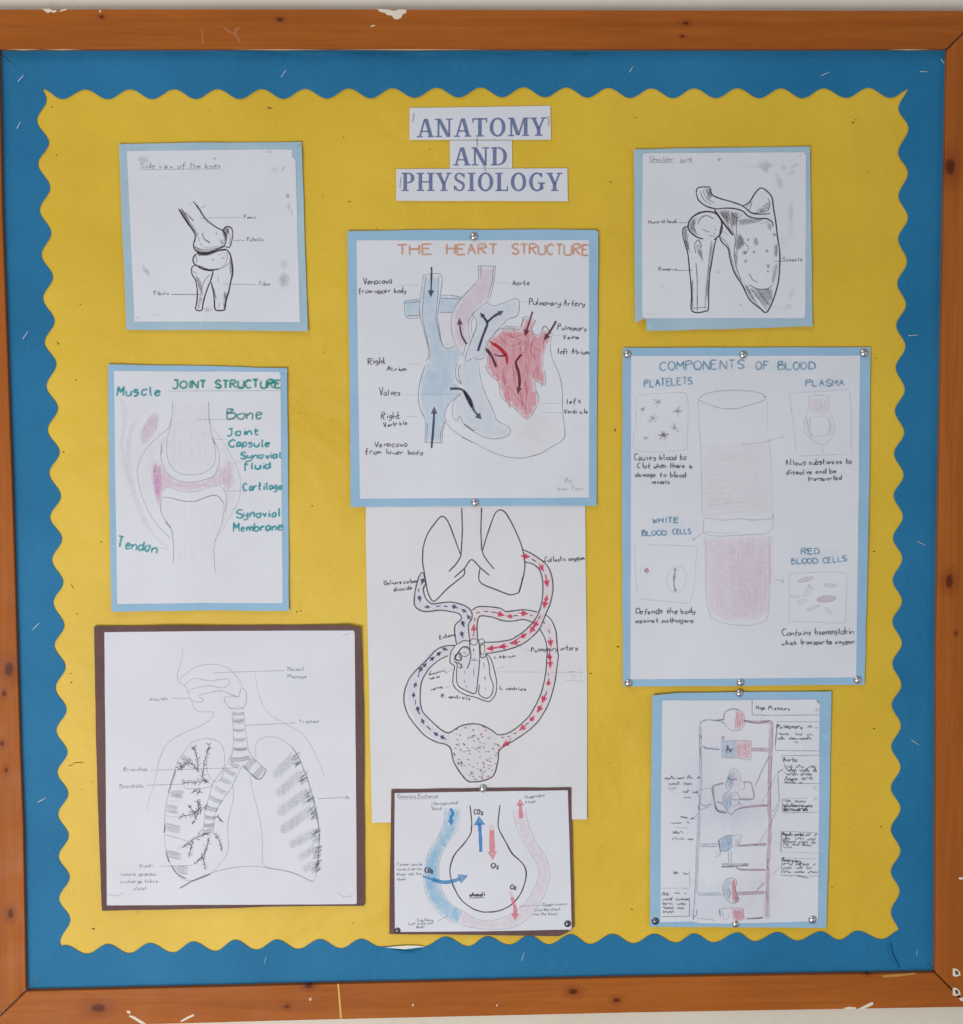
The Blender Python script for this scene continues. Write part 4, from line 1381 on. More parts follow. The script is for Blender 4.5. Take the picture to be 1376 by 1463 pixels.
for s_ in (e('945 532 900 410 840 250 808 195 775 176 745 195 700 250 640 340 604 450 598 520 598 600 615 700 640 850 668 920 690 946 720 938 820 835 900 770 970 712 980 680 976 650'), e('885 732 975 650 1042 570') + f('100 640 185 712'),
           e('835 677 900 610 946 536'), e('952 100 958 300 951 450 946 532'), f('115 95 109 300 113 400 120 492 160 570 230 656'), f('122 492 165 350 220 190 250 135 285 116 318 130 350 168 420 300 480 450 508 600 502 690 460 850 440 875 380 890 340 880 240 840 150 805 108 780 90 745 92 700 100 650')):
    p.stroke(s_, 1.75, .9, taper=.1, wv=.12)
p.stroke(f('490 725 475 800 455 868'), 2.2, .9)
p.part('vessel_outline', MK, .12)
for s_ in (e('600 682 565 722 530 850 520 950 525 985 545 1012 590 1035 640 1042 760 1030 900 1052 945 1078 952 1105 905 1150 890 1178 890 1250 908 1345'), e('604 690 625 780 605 830 610 880 630 930 660 958 700 972 850 955 970 985 1025 1020 1046 1060 1042 1110 1014 1160 1018 1240 1028 1320'),
           f('30 1030 60 1008 100 996 200 1000 290 1014 330 1040 410 1035 500 1025 622 1045'), f('80 1300 74 1200 78 1130 90 1095 118 1080 220 1095 290 1120 360 1130 420 1125 500 1115 582 1140'), f('485 476 560 510 640 562 700 610 745 690 765 820 742 960 692 1080 640 1202 540 1302 460 1350 380 1380 280 1405 150 1426'),
           f('505 592 580 610 640 662 668 750 670 900 642 1030 590 1130 500 1222 430 1270 370 1300 250 1318 140 1322'), f('692 1066 750 1120 790 1220 800 1320 812 1440') + h('750 30 735 150 715 280 670 432 600 560 540 630 480 680 400 735 320 782 265 818 248 850 246 900 225 1000 205 1040 180 1062 100 1090 0 1095') + g('950 1095 915 1080 850 1000 812 930 800 890 785 820 765 795 735 778 660 760 560 700 450 570 410 490 393 420 395 360 412 290 460 200 580 80 640 12') + e('690 1415 750 1372 820 1352 892 1350'),
           f('640 1192 690 1285 712 1390') + h('652 40 640 200 600 362 520 522 460 590 400 642 350 675 300 696 240 700') + h('205 672 150 640 90 615 40 608') + g('980 606 900 618 850 636 800 668 765 686 740 680 680 640 560 522 535 460 528 390 540 262 600 152 650 105 700 68 760 40')):
    p.stroke(s_, 1.7, .88, taper=.1, wv=.12)
p.part('heart_outline', MK, .12)
for s_ in (q_('565 375 500 470 485 580 498 625 545 655 530 760 525 880 570 960 680 1030 820 1068 980 1122 1040 1090 1090 1000 1095 850 1060 680 1020 560 965 500'), q_('590 370 660 325 740 330'), q_('745 310 745 420 760 520 740 620 708 690'), q_('535 580 570 520 610 460 660 405 720 410 745 460'),
           q_('540 590 580 640 572 740 575 860 610 930 700 980 800 1020 830 990 845 880 865 700 875 560 868 380 850 300'), q_('870 900 862 1000 880 1040 965 1080 1030 1030 1055 930 1050 890 1010 780 1000 650 975 560 950 500'), q_('870 380 880 460 890 540 940 540 960 500'), q_('545 600 640 640 620 690'),
           q_('610 450 560 530 560 560 620 590 640 560 620 490')):
    p.stroke(s_, 1.45, .85, taper=.1, wv=.12)
for (x, y, rx, ry) in ((798, 340, 48, 42), (675, 470, 68, 62), (590, 540, 44, 46), (900, 340, 38, 40), (912, 430, 30, 80)):
    X, Y = q_([(x, y)])[0]
    p.ell(X, Y, rx * .109, ry * .109, 0, 1.2, .8)
for s_ in ('795 430 795 470', '798 690 800 800', '678 715 680 760', '680 830 672 880', '690 910 712 940', '925 610 935 680', '942 790 946 850', '948 940 948 970', '600 510 630 570', '790 250 790 275', '815 30 805 60', '770 580 860 580', '800 550 800 585', '900 550 930 555', '650 480 700 490', '600 670 660 680', '610 640 650 650'):
    p.line(q_(s_), 1.2, .7)


def amark(pp, x, y, a, sz=4.2, fat=False):
    pp.fresh()
    pp.depth += 1
    amark_(pp, x, y, a, sz, fat)
    pp.depth -= 1


def amark_(pp, x, y, a, sz, fat):
    """a small hand drawn arrow mark: short tail and a blot of a head; a = direction in degrees, up = -90"""
    r = math.radians(a)
    c, s = math.cos(r), math.sin(r)
    if fat:
        pp.fill([(x + c * sz, y + s * sz), (x - c * sz * .8 - s * sz * .85, y - s * sz * .8 + c * sz * .85), (x - c * sz * .9, y - s * sz * .9), (x - c * sz * .8 + s * sz * .85, y - s * sz * .8 - c * sz * .85)], .9)
        pp.line([(x - c * sz * 1.6, y - s * sz * 1.6), (x, y)], 1.6, .9)
    else:
        pp.line([(x - c * sz * 1.2, y - s * sz * 1.2), (x + c * sz * .9, y + s * sz * .9)], 1.5, .85)
        for k in (-1, 1):
            b = r + math.pi + k * .65
            pp.line([(x + c * sz, y + s * sz), (x + c * sz + math.cos(b) * sz * 1.15, y + s * sz + math.sin(b) * sz * 1.15)], 1.5, .85)
        pp.blob(x, y, sz * .62, sz * .55, a, .8)


p.part('vein_arrow', RGB(72, 74, 116), .15, each=True)
for T, l in ((e, ((595, 768, -70, 0), (570, 925, -100, 0), (630, 1000, 180, 1), (890, 1000, 200, 0), (965, 1030, 210, 1), (1010, 1085, 235, 1), (965, 1155, 250, 0), (955, 1250, 255, 0), (808, 1386, 20, 1), (750, 1420, -40, 1))),
             (g, ((690, 20, -40, 1), (635, 60, -40, 1), (572, 115, -45, 1), (530, 160, -60, 0), (490, 275, -75, 1), (474, 360, -85, 1), (510, 490, -100, 0), (548, 580, -110, 1), (655, 690, -140, 1), (720, 725, -150, 0)))):
    for (x, y, a, ft) in l:
        X, Y = T([(x, y)])[0]
        amark(p, X, Y, a, 3.8 if ft else 4.4, ft)
for s_ in (e('560 830 560 862'), e('718 995 762 990'), e('790 993 825 995'), g('488 405 490 450'), g('582 625 618 660'), g('520 190 510 220'), g('505 500 530 530')):
    p.line(s_, 1.6, .85)
p.part('artery_arrow', RGB(222, 62, 100), .12, label='red marker arrow in an artery', each=True)
for T, l in ((f, ((528, 542, 5, 1), (665, 652, 60, 1), (710, 790, 80, 1), (705, 920, 100, 0), (688, 985, 100, 1), (598, 1165, 125, 1), (568, 1215, 130, 1), (500, 1262, 145, 0), (410, 1328, 165, 1), (300, 1360, 175, 1), (190, 1378, 175, 1), (295, 1070, 20, 1), (368, 1085, 8, 0), (510, 1060, 5, 1), (45, 1185, -90, 1), (742, 1335, 85, 1), (735, 1450, 90, 0))),
             (h, ((672, 42, 90, 0), (680, 120, 90, 1), (665, 262, 95, 0), (622, 410, 110, 1), (585, 492, 120, 1), (530, 565, 130, 0), (440, 650, 140, 1), (302, 782, 150, 1)))):
    for (x, y, a, ft) in l:
        X, Y = T([(x, y)])[0]
        amark(p, X, Y, a, 5.6 if ft else 4.6, ft)
for s_ in (f('520 1240 400 1320'), f('330 1360 180 1380'), h('680 60 680 110'), f('692 700 705 740')):
    p.line(s_, 2.0, .8)
p.part('flow_dashes', RGB(76, 72, 84), .12)
for s_ in (f('570 562 612 590'), f('632 1110 650 1078'), f('405 1080 445 1078'), f('555 1075 580 1080'), f('68 1055 102 1046'), f('132 1040 178 1040'), f('200 1046 246 1050'), f('50 1125 56 1100'), f('672 1130 692 1152'), f('722 1200 734 1240'), f('40 1245 40 1262'), f('42 1380 42 1402'), h('665 188 665 208'), h('650 335 644 372'), h('475 615 500 600'), h('372 695 400 685'), h('268 724 294 722'), h('320 718 342 714'), h('335 745 356 732'), h('242 798 262 794'), f('370 1332 400 1318')):
    p.line(s_, 1.4, .85)
stom = g('790 700 860 655 980 625') + h('40 625 150 660 235 715 245 815 230 900 210 990 170 1045 100 1075 0 1080') + g('930 1066 860 990 815 890 800 815')
for k in range(82):
    while True:
        X, Y = p.rnd.uniform(636, 716), p.rnd.uniform(1034, 1115)
        if inside((X, Y), stom):
            break
    a = p.rnd.choice((15, 35, 55, 10)) if X < 684 else p.rnd.choice((10, -20, 20, 60))
    r = math.radians(a)
    p.line([(X - math.cos(r) * 1.6, Y - math.sin(r) * 1.6), (X + math.cos(r) * 1.6, Y + math.sin(r) * 1.6)], 1.35, p.rnd.uniform(.5, .9))
p.part('stomach_blots', RGB(196, 84, 112), .15)
for s_ in (h('110 635 135 640'), h('95 705 112 688'), h('120 1070 100 1062'), h('150 1050 175 1046'), h('225 860 240 850'), h('215 945 228 940'), h('270 820 240 830')):
    p.line(s_, 2.0, .8)
p.part('vein_blots', RGB(84, 86, 130), .15)
for s_ in (g('810 850 820 880'), g('870 920 880 950'), g('840 930 860 940'), g('885 770 905 790'), g('845 990 860 1010'), g('815 655 845 650'), g('900 640 920 645')):
    p.line(s_, 2.2, .75)
p.part('caption', RGB(76, 74, 80), .2, each=True)
for T, t, a, c, wd in ((e, 'Delivers carbon', '250 800 545 778', 6.0, 1.05), (e, 'dioxide', '335 858 500 838', 6, 1.05), (e, 'Enters', '756 1294 892 1262', 5.6, 1.05), (f, 'Collects oxygen', '688 592 1050 572', 6.6, 1.1), (f, 'Pulmonary artery', '566 1412 985 1388', 7, 1.05), (h, 'L.Atrium', '216 64 384 52', 3.8, 1.0),
                       (h, 'L. ventricle', '260 322 476 332', 4.8, 1.05), (g, 'R. ventricle', '705 388 945 410', 5.2, 1.05), (g, 'vein', '605 240 695 222', 3.6, 1.1), (g, 'valve', '618 330 712 308', 3.8, 1.1)):
    q = T(a)
    p.text(t, *q[0], *q[1], c, wd, .86)
for s_ in (e('500 775 548 772'), e('860 1262 898 1252'), f('1030 566 1058 562'), f('668 600 690 575'), q_('205 775 300 750 420 720 435 755'), q_('205 775 240 720')):
    p.stroke(s_, 1.4, .8)
p.part('pencil_lines', RGB(140, 140, 148), .4, each=True)
for s_ in (h('230 175 960 180'), h('830 170 905 174'), h('850 180 870 238'), h('885 185 885 240'), h('810 245 968 256'), h('935 140 938 222'), h('225 158 300 125'), g('640 180 790 130'), g('740 190 800 150'), g('700 320 790 290'), f('450 1350 500 1385 560 1402'), h('165 1100 178 1118')):
    p.line(s_, .7, .45)
p.flush()

# ================================================================== HEART POSTER
a, b, c, d = tf(480, 310, .14535), tf(660, 310, .15262), tf(480, 520, .15038), tf(660, 520, .15262)
p = Poster('anatomy_poster', 'portrait poster headed THE HEART STRUCTURE in orange with a blue and red heart diagram', 'poster', (676, 526), 1.9, .6, 73, corners=((496, 330, 60, 1.8), (855, 330, 60, 1.6), (501, 724, 50, 1.6), (852, 722, 50, 1.6)), group='student posters pinned on the yellow paper')
p.sheet('mount', [(496.3, 330.3), (600, 328.4), (780, 327.8), (850, 328.6), (854.8, 331), (853.5, 520), (852.3, 722.6), (676, 723), (501, 724.4), (500, 560)], mat=M_LBLUE, thick=.5)
p.sheet('sheet', [(509.5, 343.2), (676, 343.4), (841.6, 342.8), (842.2, 540), (841.6, 711), (676, 711.8), (514.4, 712.6), (511.5, 520)], dh=.5, wob=.12)
p.part('paper_tint', RGB(232, 222, 200), .4, 60)
p.smudge(765, 615, 34, 50, .28)
p.smudge(706, 354, 140, 12, .10)
LB = RGB(166, 208, 232)
p.part('blue_wash', LB, .22, 90, label='pale blue watercolour on the right side of the heart')
vc = a('866 574 1028 574 1022 780 1004 960 1016 1080 1062 1280 1190 1272 1250 1350') + a('1210 1420') + c('1140 50 1140 170 1185 240 1180 290 1100 360 1045 450 1038 545 1012 640 1000 748 848 745 852 540 802 420 786 300 802 170 852 20') + a('905 1380 920 1330 872 1130 835 960 832 790')
p.fill(vc, .50, 1.5, var=.22)
p.fill(c('850 60 1120 40 1100 300 860 320'), .25, 10, var=.4)
p.fill(a('672 832 832 804 828 972 702 985'), .50)
p.fill(a('1032 792 1228 792 1150 936 1020 940'), .50)
p.part('pale_blue_wash', RGB(192, 214, 230), .2, 90)
rv = c('1190 285 1125 350 1108 470 1150 545 1178 498 1222 580 1320 640') + d('20 560 120 640 230 690 330 698 430 670 452 622 420 582 332 530 290 430 222 280 186 170 168 60 166 10') + b('200 1330 222 1200 292 1100 382 1010 430 960 520 918 524 772 400 802 300 832 230 804 100 900 132 990 122 1080 30 1330 -20 1370')
p.fill(rv + c('1180 60 1150 150 1190 200'), .36, 1.5, var=.15)
p.part('aorta_wash', RGB(224, 190, 208), .22, 90, label='pale mauve watercolour on the aorta')
ao = b('152 458 150 590 80 672 -10 770') + a('1232 800 1152 930 1136 1080 1166 1230 1240 1348 1310 1200 1300 1060 1340 972') + b('130 880 250 770 300 600 315 460')
p.fill(ao, .52, 1.5, var=.2)
p.fill(a('1022 948 1144 948 1135 1080 1166 1262 1080 1276 1040 1180 1014 1060'), .16)
p.part('red_wash', RGB(238, 142, 154), .12, 90, label='red watercolour on the left side of the heart')
red = b('300 1112 370 1042 540 1052 592 934 690 972 662 1062 714 1112 772 1022 855 1112 802 1202 772 1300 768 1370') + d('772 60 782 110 776 200 690 160 692 240 720 340 652 480 612 520 570 490 480 402 372 312 342 172 270 112 215 20') + b('240 1376 230 1240 262 1150')
p.fill(red, .74, 1.5, var=.14)
p.part('red_streaks', RGB(200, 84, 104), .4, 300)
for k in range(64):
    while True:
        X, Y = p.rnd.uniform(694, 790), p.rnd.uniform(458, 600)
        if inside((X, Y), red):
            break
    cx_, cy_ = 752, 590
    dx, dy = (cx_ - X) * .25, (cy_ - Y)
    L = math.hypot(dx, dy) or 1
    l = min(p.rnd.uniform(10, 26), L * .7)
    p.stroke([(X, Y), (X + dx / L * l * .5 + p.rnd.uniform(-1.5, 1.5), Y + dy / L * l * .5), (X + dx / L * l, Y + dy / L * l)], p.rnd.uniform(.7, 1.5), p.rnd.uniform(.25, .6))
for s_ in (b('400 1100 560 1160 740 1260'), b('340 1100 440 1200 560 1180'), b('480 1160 600 1210 560 1300'), b('380 1050 480 1120 620 1080'), b('690 1120 640 1240 700 1340'), d('430 200 520 320 600 420'), d('520 250 590 400 600 480'), d('660 60 690 160'), d('600 0 620 150 600 380')):
    p.stroke(s_, 1.2, .5)
p.part('heart_outline', RGB(112, 112, 128), .25)
out = [a('862 572 830 800 826 960 870 1130 912 1330 888 1420'), c('850 10 800 170 782 300 798 420 848 540 846 745'), c('868 560 862 740'), c('842 746 1008 750'), c('1008 750 1015 640 1040 542'), c('990 745 1000 640 1028 545'), a('862 572 1032 570 1026 780 1002 960 1014 1080 1062 1282 1180 1268'), a('885 580 860 800 850 960 880 1130 925 1330 915 1400'), a('1008 580 1002 780 985 960 1000 1080 1045 1270'),
       a('668 830 832 802'), a('668 830 698 988 826 984'), a('672 850 830 828'), a('700 972 826 966'), a('1034 772 1130 770 1240 792'), a('1034 798 1220 806'), a('1022 940 1146 938'),
       b('150 456 316 460'), b('152 458 150 590 80 672 -10 770'), b('178 460 176 580'), a('1370 655 1232 800 1152 930 1134 1080 1166 1230 1240 1352'), b('316 460 300 600 252 770 130 880 70 960 60 1060 72 1140 50 1190'), b('298 462 282 600 240 760'), b('92 905 130 960 134 1040 92 1130'), b('110 930 85 1000 95 1090'),
       b('230 800 300 832 400 800 525 770 524 915 430 958 380 1010 292 1100 222 1200 205 1330'), b('134 1040 30 1330 90 1330'), b('40 1190 0 1320'), b('110 1310 150 1335 200 1325'), b('370 1042 440 1055 540 1050 592 934 690 972'), b('400 1020 540 1025 575 935'), b('660 1062 690 1105 740 1090 772 1020 856 1110'), b('690 970 652 1050 670 1110'), b('750 1060 782 1020 830 1090'),
       b('840 1120 826 1200 840 1300 866 1376') + d('912 100 940 250 943 450 966 640 942 710 850 770 740 835 600 876 500 880 380 860 230 800 120 740 0 685') + c('1300 745 1180 680 1080 600 1038 520 1046 430 1100 350 1192 272'), c('1192 285 1125 350 1105 470 1130 530 1155 545 1178 495 1222 580 1320 640') + d('20 560 120 640 230 690 330 700 430 670 456 622 420 580 332 530 290 430 220 280 184 170 164 60 165 0'), c('1180 0 1165 60 1170 130 1195 195'), c('1150 0 1135 60 1148 150 1190 190'),
       red[-4:] + red[:3], red[12:26]]
for s_ in out:
    p.stroke(s_, 1.0, .66, wv=.3)
p.part('leader_line', RGB(160, 160, 172), .3, each=True)
for s_ in (a('590 675 820 670'), b('320 618 450 618'), b('540 796 612 798'), b('860 1110 920 1112'), c('655 295 1160 285'), c('690 2 800 2'), c('670 495 770 505'), d('745 368 930 370'), d('740 455 950 455')):
    p.line(s_, .7, .45)
p.part('red_stream', RGB(196, 44, 52), .15, label='dark red painted stream inside the heart')
p.stroke(b('262 1162 300 1195 350 1222 395 1262 418 1310 424 1376'), 4.4, .9, taper=.6)
p.stroke(b('300 1180 360 1240 410 1300'), 3.4, .9)
p.part('flow_arrow', RGB(96, 42, 66), .1)
p.stroke(b('300 1286 350 1302 412 1296'), 1.8, .85)
AR = RGB(60, 56, 86)
for s_, wd, hl, hw, col in ((a('940 492 938 640 932 790'), 2.4, 10, 9.5, AR), (a('1284 1250 1232 1150 1212 990'), 2.6, 10, 9, RGB(96, 52, 86)), (b('150 1255 190 1130 225 1040 235 985 170 895'), 3.4, 7, 7.5, AR), (b('232 990 300 930 392 880'), 3.4, 8, 8, AR), (b('662 885 625 1000 588 1120'), 2.6, 10, 8.5, RGB(104, 36, 56)), (b('882 975 830 1065 765 1158'), 2.8, 10, 8.5, RGB(84, 36, 58)),
                            (b('225 1232 270 1290 300 1350') + d('320 30'), 3.4, .1, .1, RGB(84, 44, 72)), (b('556 1288 508 1350') + d('512 20 532 90 540 190 520 285'), 3.4, 10, 8.5, RGB(104, 30, 52)), (c('1085 236 1180 238 1240 290 1292 410') + d('20 255 80 340 110 430 185 520'), 3.4, 9, 10, AR), (c('908 800 925 600 936 400'), 2.6, 11, 9.5, AR)):
    p.part('flow_arrow', col, .1)
    p.arrow(s_, wd, hl, hw)
OR = RGB(226, 166, 130)
for t, x0, y0, x1, y1 in (('THE', 568, 364.5, 617, 363.5), ('HEART', 638, 364, 710, 363), ('STRUCTURE', 731, 363.2, 841, 364.5)):
    p.part('heading', OR, .3, label='orange word ' + t)
    p.text(t, x0, y0, x1, y1, 14.5, 2.4, .85, .5, .02)
    for k in range(1):
        p.text(t, x0 + .5, y0 - .4, x1 + .3, y1 + .3, 14.5, 1.1, .5, .8, .02)
p.part('caption', RGB(84, 80, 92), .2, each=True)
for T, t, aa, cp in ((a, 'Venacava', '270 668 550 655', 10), (a, 'from upper body', '228 748 690 745', 7.6), (b, 'Aorta', '475 640 630 638', 7.6), (b, 'Pulmonary Artery', '628 822 1146 838', 9.2), (b, 'Pulmonary', '898 1056 1164 1064', 8.2), (b, 'Veins', '950 1142 1090 1142', 5.8), (b, 'left Atrium', '895 1280 1185 1286', 7.2),
                     (a, 'Right', '320 1450 486 1440', 9.4), (c, 'Atrium', '486 66 668 64', 6.4), (c, 'Valves', '412 300 610 298', 10), (c, 'Right', '430 525 606 522', 11), (c, 'Ventricle', '456 598 676 575', 6), (c, 'Venacava', '370 788 676 786', 9), (c, 'from lower body', '284 856 820 860', 8), (d, 'left', '978 374 1112 370', 7), (d, 'Ventricle', '956 464 1176 462', 6)):
    q = T(aa)
    p.text(t, *q[0], *q[1], cp, 1.15, .85)
p.part('signature', RGB(176, 178, 190), .3)
p.text('By', *d('965 1112')[0], *d('1028 1110')[0], 7, .9, .6)
p.scrawl(*d('888 1185')[0], *d('1136 1185')[0], 5, .9, .55)
p.flush()

# ================================================================== COMPONENTS OF BLOOD POSTER
i_, j_, k_, l_ = tf(880, 480, .17774), tf(1060, 480, .17776), tf(880, 730, .18447), tf(1060, 730, .18448)
p = Poster('anatomy_poster', 'largest portrait poster headed COMPONENTS OF BLOOD with a faint pink test tube', 'poster', (1066, 738), 2.0, .5, 81, corners=((1240, 760, 60, 1.6), (890, 740, 60, 1.4)), group='student posters pinned on the yellow paper')
p.sheet('mount', [(889.8, 497), (1062, 496.6), (1243.8, 496), (1242, 700), (1235.2, 978.4), (1060, 979.8), (890.2, 981), (889, 740)], mat=M_LBLUE, thick=.6)
p.sheet('sheet', [(901.8, 508.6), (1062, 508.2), (1229, 508), (1227, 700), (1223.4, 967.8), (1060, 969.4), (901, 970.6), (901.5, 740)], dh=.5, wob=.12)
p.part('heading_tint', RGB(190, 218, 232), .3, 60)
for (x, y, rx, ry) in ((1000, 524, 80, 14), (1120, 524, 60, 14), (955, 547, 52, 12), (1178, 549, 46, 12), (965, 754, 50, 18), (1168, 795, 60, 18)):
    p.smudge(x, y, rx, ry, .22)
p.part('plasma_colour', RGB(232, 192, 194), .45, 200, label='faint pink pencil shading in the upper tube')
up = [(1003, 635), (1101, 632), (1103, 736), (1003, 738)]
p.fill(up, .08, 6)
p.hatch(up, 2, 2.6, 2.2, .08)
p.hatch([(1003, 655), (1101, 650), (1103, 736), (1003, 738)], -4, 9, 1.0, .2)
p.part('red_cell_colour', RGB(226, 172, 192), .4, 200, label='pink pencil shading in the lower tube')
lo = [(1005, 768), (1104, 764), (1105, 820), (1098, 876), (1080, 886), (1036, 888), (1014, 874), (1008, 835)]
p.fill(lo, .26, 6)
p.hatch(lo, 89, 2.2, 2.2, .10, 2)
p.hatch([(1040, 780), (1092, 775), (1098, 870), (1050, 884)], 91, 3.0, 2.4, .14, 3)
p.part('tube_drawing', RGB(140, 140, 156), .35)
for s_, wd, dd in ((i_('665 508 700 478 780 450 950 436 1050 442') + j_('60 441 150 460 192 488 170 520 100 545 0 572') + i_('980 582 880 586 790 566 700 532 668 512'), 1.1, .62), (i_('665 505 667 700 682 900 690 1200 692 1440'), .9, .45), (j_('206 520 210 800 232 1000 246 1440'), .8, .3),
                   (k_('690 55 760 62 830 72 960 58') + l_('0 62 120 70 230 55 242 20'), 1.0, .55), (k_('682 60 685 168 780 195 900 190') + l_('0 186 150 180 205 168 240 120 242 30'), 1.0, .55), (k_('700 160 830 172 960 160'), .8, .4), (k_('690 190 698 600 722 780 782 850 900 880 1030 886') + l_('80 880 160 860 200 815 215 600 215 200'), 1.0, .45), (l_('60 75 200 60'), .7, .35),
                   (i_('750 1365 900 1345 1060 1330'), .8, .4), (j_('0 872 160 855 322 812'), .9, .45)):
    p.stroke(s_, wd, dd)
X, Y = j_([(325, 812)])[0]
p.smudge(X, Y, 2, 2.4, .6)
X, Y = j_([(178, 488)])[0]
p.smudge(X, Y, 3, 2, .6)
p.part('arrow', RGB(150, 158, 172), .3, each=True)
for s_ in (k_('680 165 592 225 620 224'), k_('592 225 600 202'), l_('250 528 325 545 308 530'), l_('325 545 305 556')):
    p.line(s_, 1.0, .6)
p.part('picture_box', RGB(168, 174, 186), .35, each=True)
for s_ in ('165 500 182 478 330 462 520 455 566 470 580 560 572 880 540 915 165 915 162 700 165 500',):
    p.stroke(i_(s_), .9, .42)
for s_ in (j_('380 462 860 430 880 560 878 940'), j_('380 462 410 680 438 935'), j_('450 966 840 950'), k_('255 262 620 272'), k_('148 265 150 480 165 640'), k_('630 272 602 620'), k_('190 682 380 700 562 716'), k_('600 620 575 710'), l_('365 485 500 478 700 470 790 478 815 505'), l_('365 485 368 855'), l_('815 505 802 860'), l_('365 855 600 862 802 872')):
    p.line(s_, .9, .44)
for (x, y, r, dd, n) in ((340, 530, 44, .55, 7), (215, 588, 26, .45, 8), (495, 602, 44, .6, 7), (295, 662, 46, .45, 7), (470, 735, 56, .5, 6), (385, 796, 42, .85, 9), (240, 822, 24, .6, 5)):
    p.part('platelet', RGB(140, 122, 140), .35, 300)
    X, Y = i_([(x, y)])[0]
    for k in range(n):
        t = k / n * 6.283 + p.rnd.uniform(-.3, .3)
        rr = r * .178 * p.rnd.uniform(.6, 1.25)
        p.line([(X, Y), (X + math.cos(t) * rr, Y + math.sin(t) * rr * .9)], 1.6, dd * p.rnd.uniform(.6, 1))
    p.smudge(X, Y, 3.4, 3, dd * .8)
p.part('plasma_bag_drawing', RGB(158, 158, 170), .4)
for s_ in ('535 486 690 484 702 600 742 700 732 800 652 872 560 832 502 762 512 650 536 580 535 486', '545 655 685 650 690 790 556 790 548 655', '640 880 652 945', '590 440 596 478 620 472', '520 650 540 760 570 830', '700 640 715 740 700 800'):
    p.stroke(j_(s_), .85, .45)
p.part('plasma_bag_colour', RGB(226, 192, 200), .5, 200)
p.hatch(j_('548 500 686 500 690 625 548 630'), 85, 2.2, 1.8, .36)
p.hatch(j_('515 650 545 660 552 790 560 830 505 760'), 85, 2.2, 1.8, .2)
p.hatch(j_('690 650 740 700 730 800 690 800'), 85, 2.2, 1.8, .2)
p.part('white_cell_drawing', RGB(138, 128, 142), .3)
X, Y = k_([(470, 530)])[0]
p.ell(X, Y, 14, 19.5, 8, .7, .3)
X, Y = k_([(235, 460)])[0]
p.ell(X, Y, 8.6, 8.2, 0, .7, .22)
p.stroke(k_('460 450 452 510 450 570 462 625'), 2.0, .75)
for (x, y) in ((458, 452), (452, 515), (462, 612)):
    X, Y = k_([(x, y)])[0]
    p.smudge(X, Y, 3.4, 3.2, .75)
p.part('cell_nucleus', RGB(196, 124, 146), .25)
X, Y = k_([(237, 460)])[0]
p.blob(X, Y, 3.9, 3.7, 0, .8)
for (x, y, rx, ry, a0, dd) in ((495, 530, 62, 17, -14, .5), (682, 577, 52, 15, 0, .5), (505, 628, 24, 42, 14, .24), (532, 590, 30, 9, 45, .42), (410, 665, 40, 12, 6, .32), (656, 681, 76, 25, -6, .85), (470, 700, 50, 16, -8, .28), (550, 750, 56, 15, -22, .38), (668, 775, 42, 15, 45, .3)):
    p.part('red_blood_cell', RGB(190, 162, 176), .4)
    X, Y = l_([(x, y)])[0]
    r = math.radians(a0)
    poly = [(X + rx * .184 * math.cos(t) * math.cos(r) - ry * .184 * math.sin(t) * math.sin(r), Y + rx * .184 * math.cos(t) * math.sin(r) + ry * .184 * math.sin(t) * math.cos(r)) for t in [k / 14 * 6.283 for k in range(14)]]
    p.fill(poly, dd * .75)
    p.ell(X, Y, rx * .184, ry * .184, a0, .9, dd * .7)
HC = RGB(102, 154, 184)
for T, t, aa, cp, wd in ((i_, 'COMPONENTS', '352 278 1028 262', 12.6, 1.9), (j_, 'OF', '114 270 212 268', 11.2, 1.9), (j_, 'BLOOD', '292 272 582 268', 11, 1.9), (i_, 'PLATELETS', '232 412 614 386', 10.2, 1.8), (j_, 'PLASMA', '516 405 820 400', 8.8, 1.8), (k_, 'WHITE', '286 96 486 90', 7.2, 1.8), (k_, 'BLOOD', '202 192 385 188', 7, 1.8), (k_, 'CELLS', '442 180 580 176', 7, 1.8),
                         (l_, 'RED', '462 335 600 330', 7.8, 1.8), (l_, 'BLOOD', '386 412 580 406', 7.6, 1.8), (l_, 'CELLS', '630 405 812 388', 7.6, 1.8)):
    p.part('heading', HC, .35, label='blue grey word ' + t)
    q = T(aa)
    p.text(t, *q[0], *q[1], cp, wd, .82, .6, .03)
for T, lines in ((i_, (('Causes blood to', '148 998 560 996', 8.4), ('Clot when there is', '178 1062 616 1062', 7.6), ('damage to blood', '156 1134 560 1136', 7.4), ('vessels', '286 1186 430 1188', 5.4))), (j_, (('Allows substances to', '354 1040 882 1024', 8.2), ('dissolve and be', '360 1114 756 1102', 7.2), ('transported', '530 1164 800 1156', 6.8))),
                 (k_, (('Defends the body', '154 798 614 794', 8.4), ('against pathogens', '156 866 600 864', 6.8))), (l_, (('Contains haemoglobin', '316 966 862 952', 9.4), ('which transports oxygen', '310 1040 866 1026', 7.2)))):
    p.part('caption', RGB(84, 92, 104), .18, each=True)
    for t, aa, cp in lines:
        q = T(aa)
        p.text(t, *q[0], *q[1], cp, 1.15, .88)
p.flush()

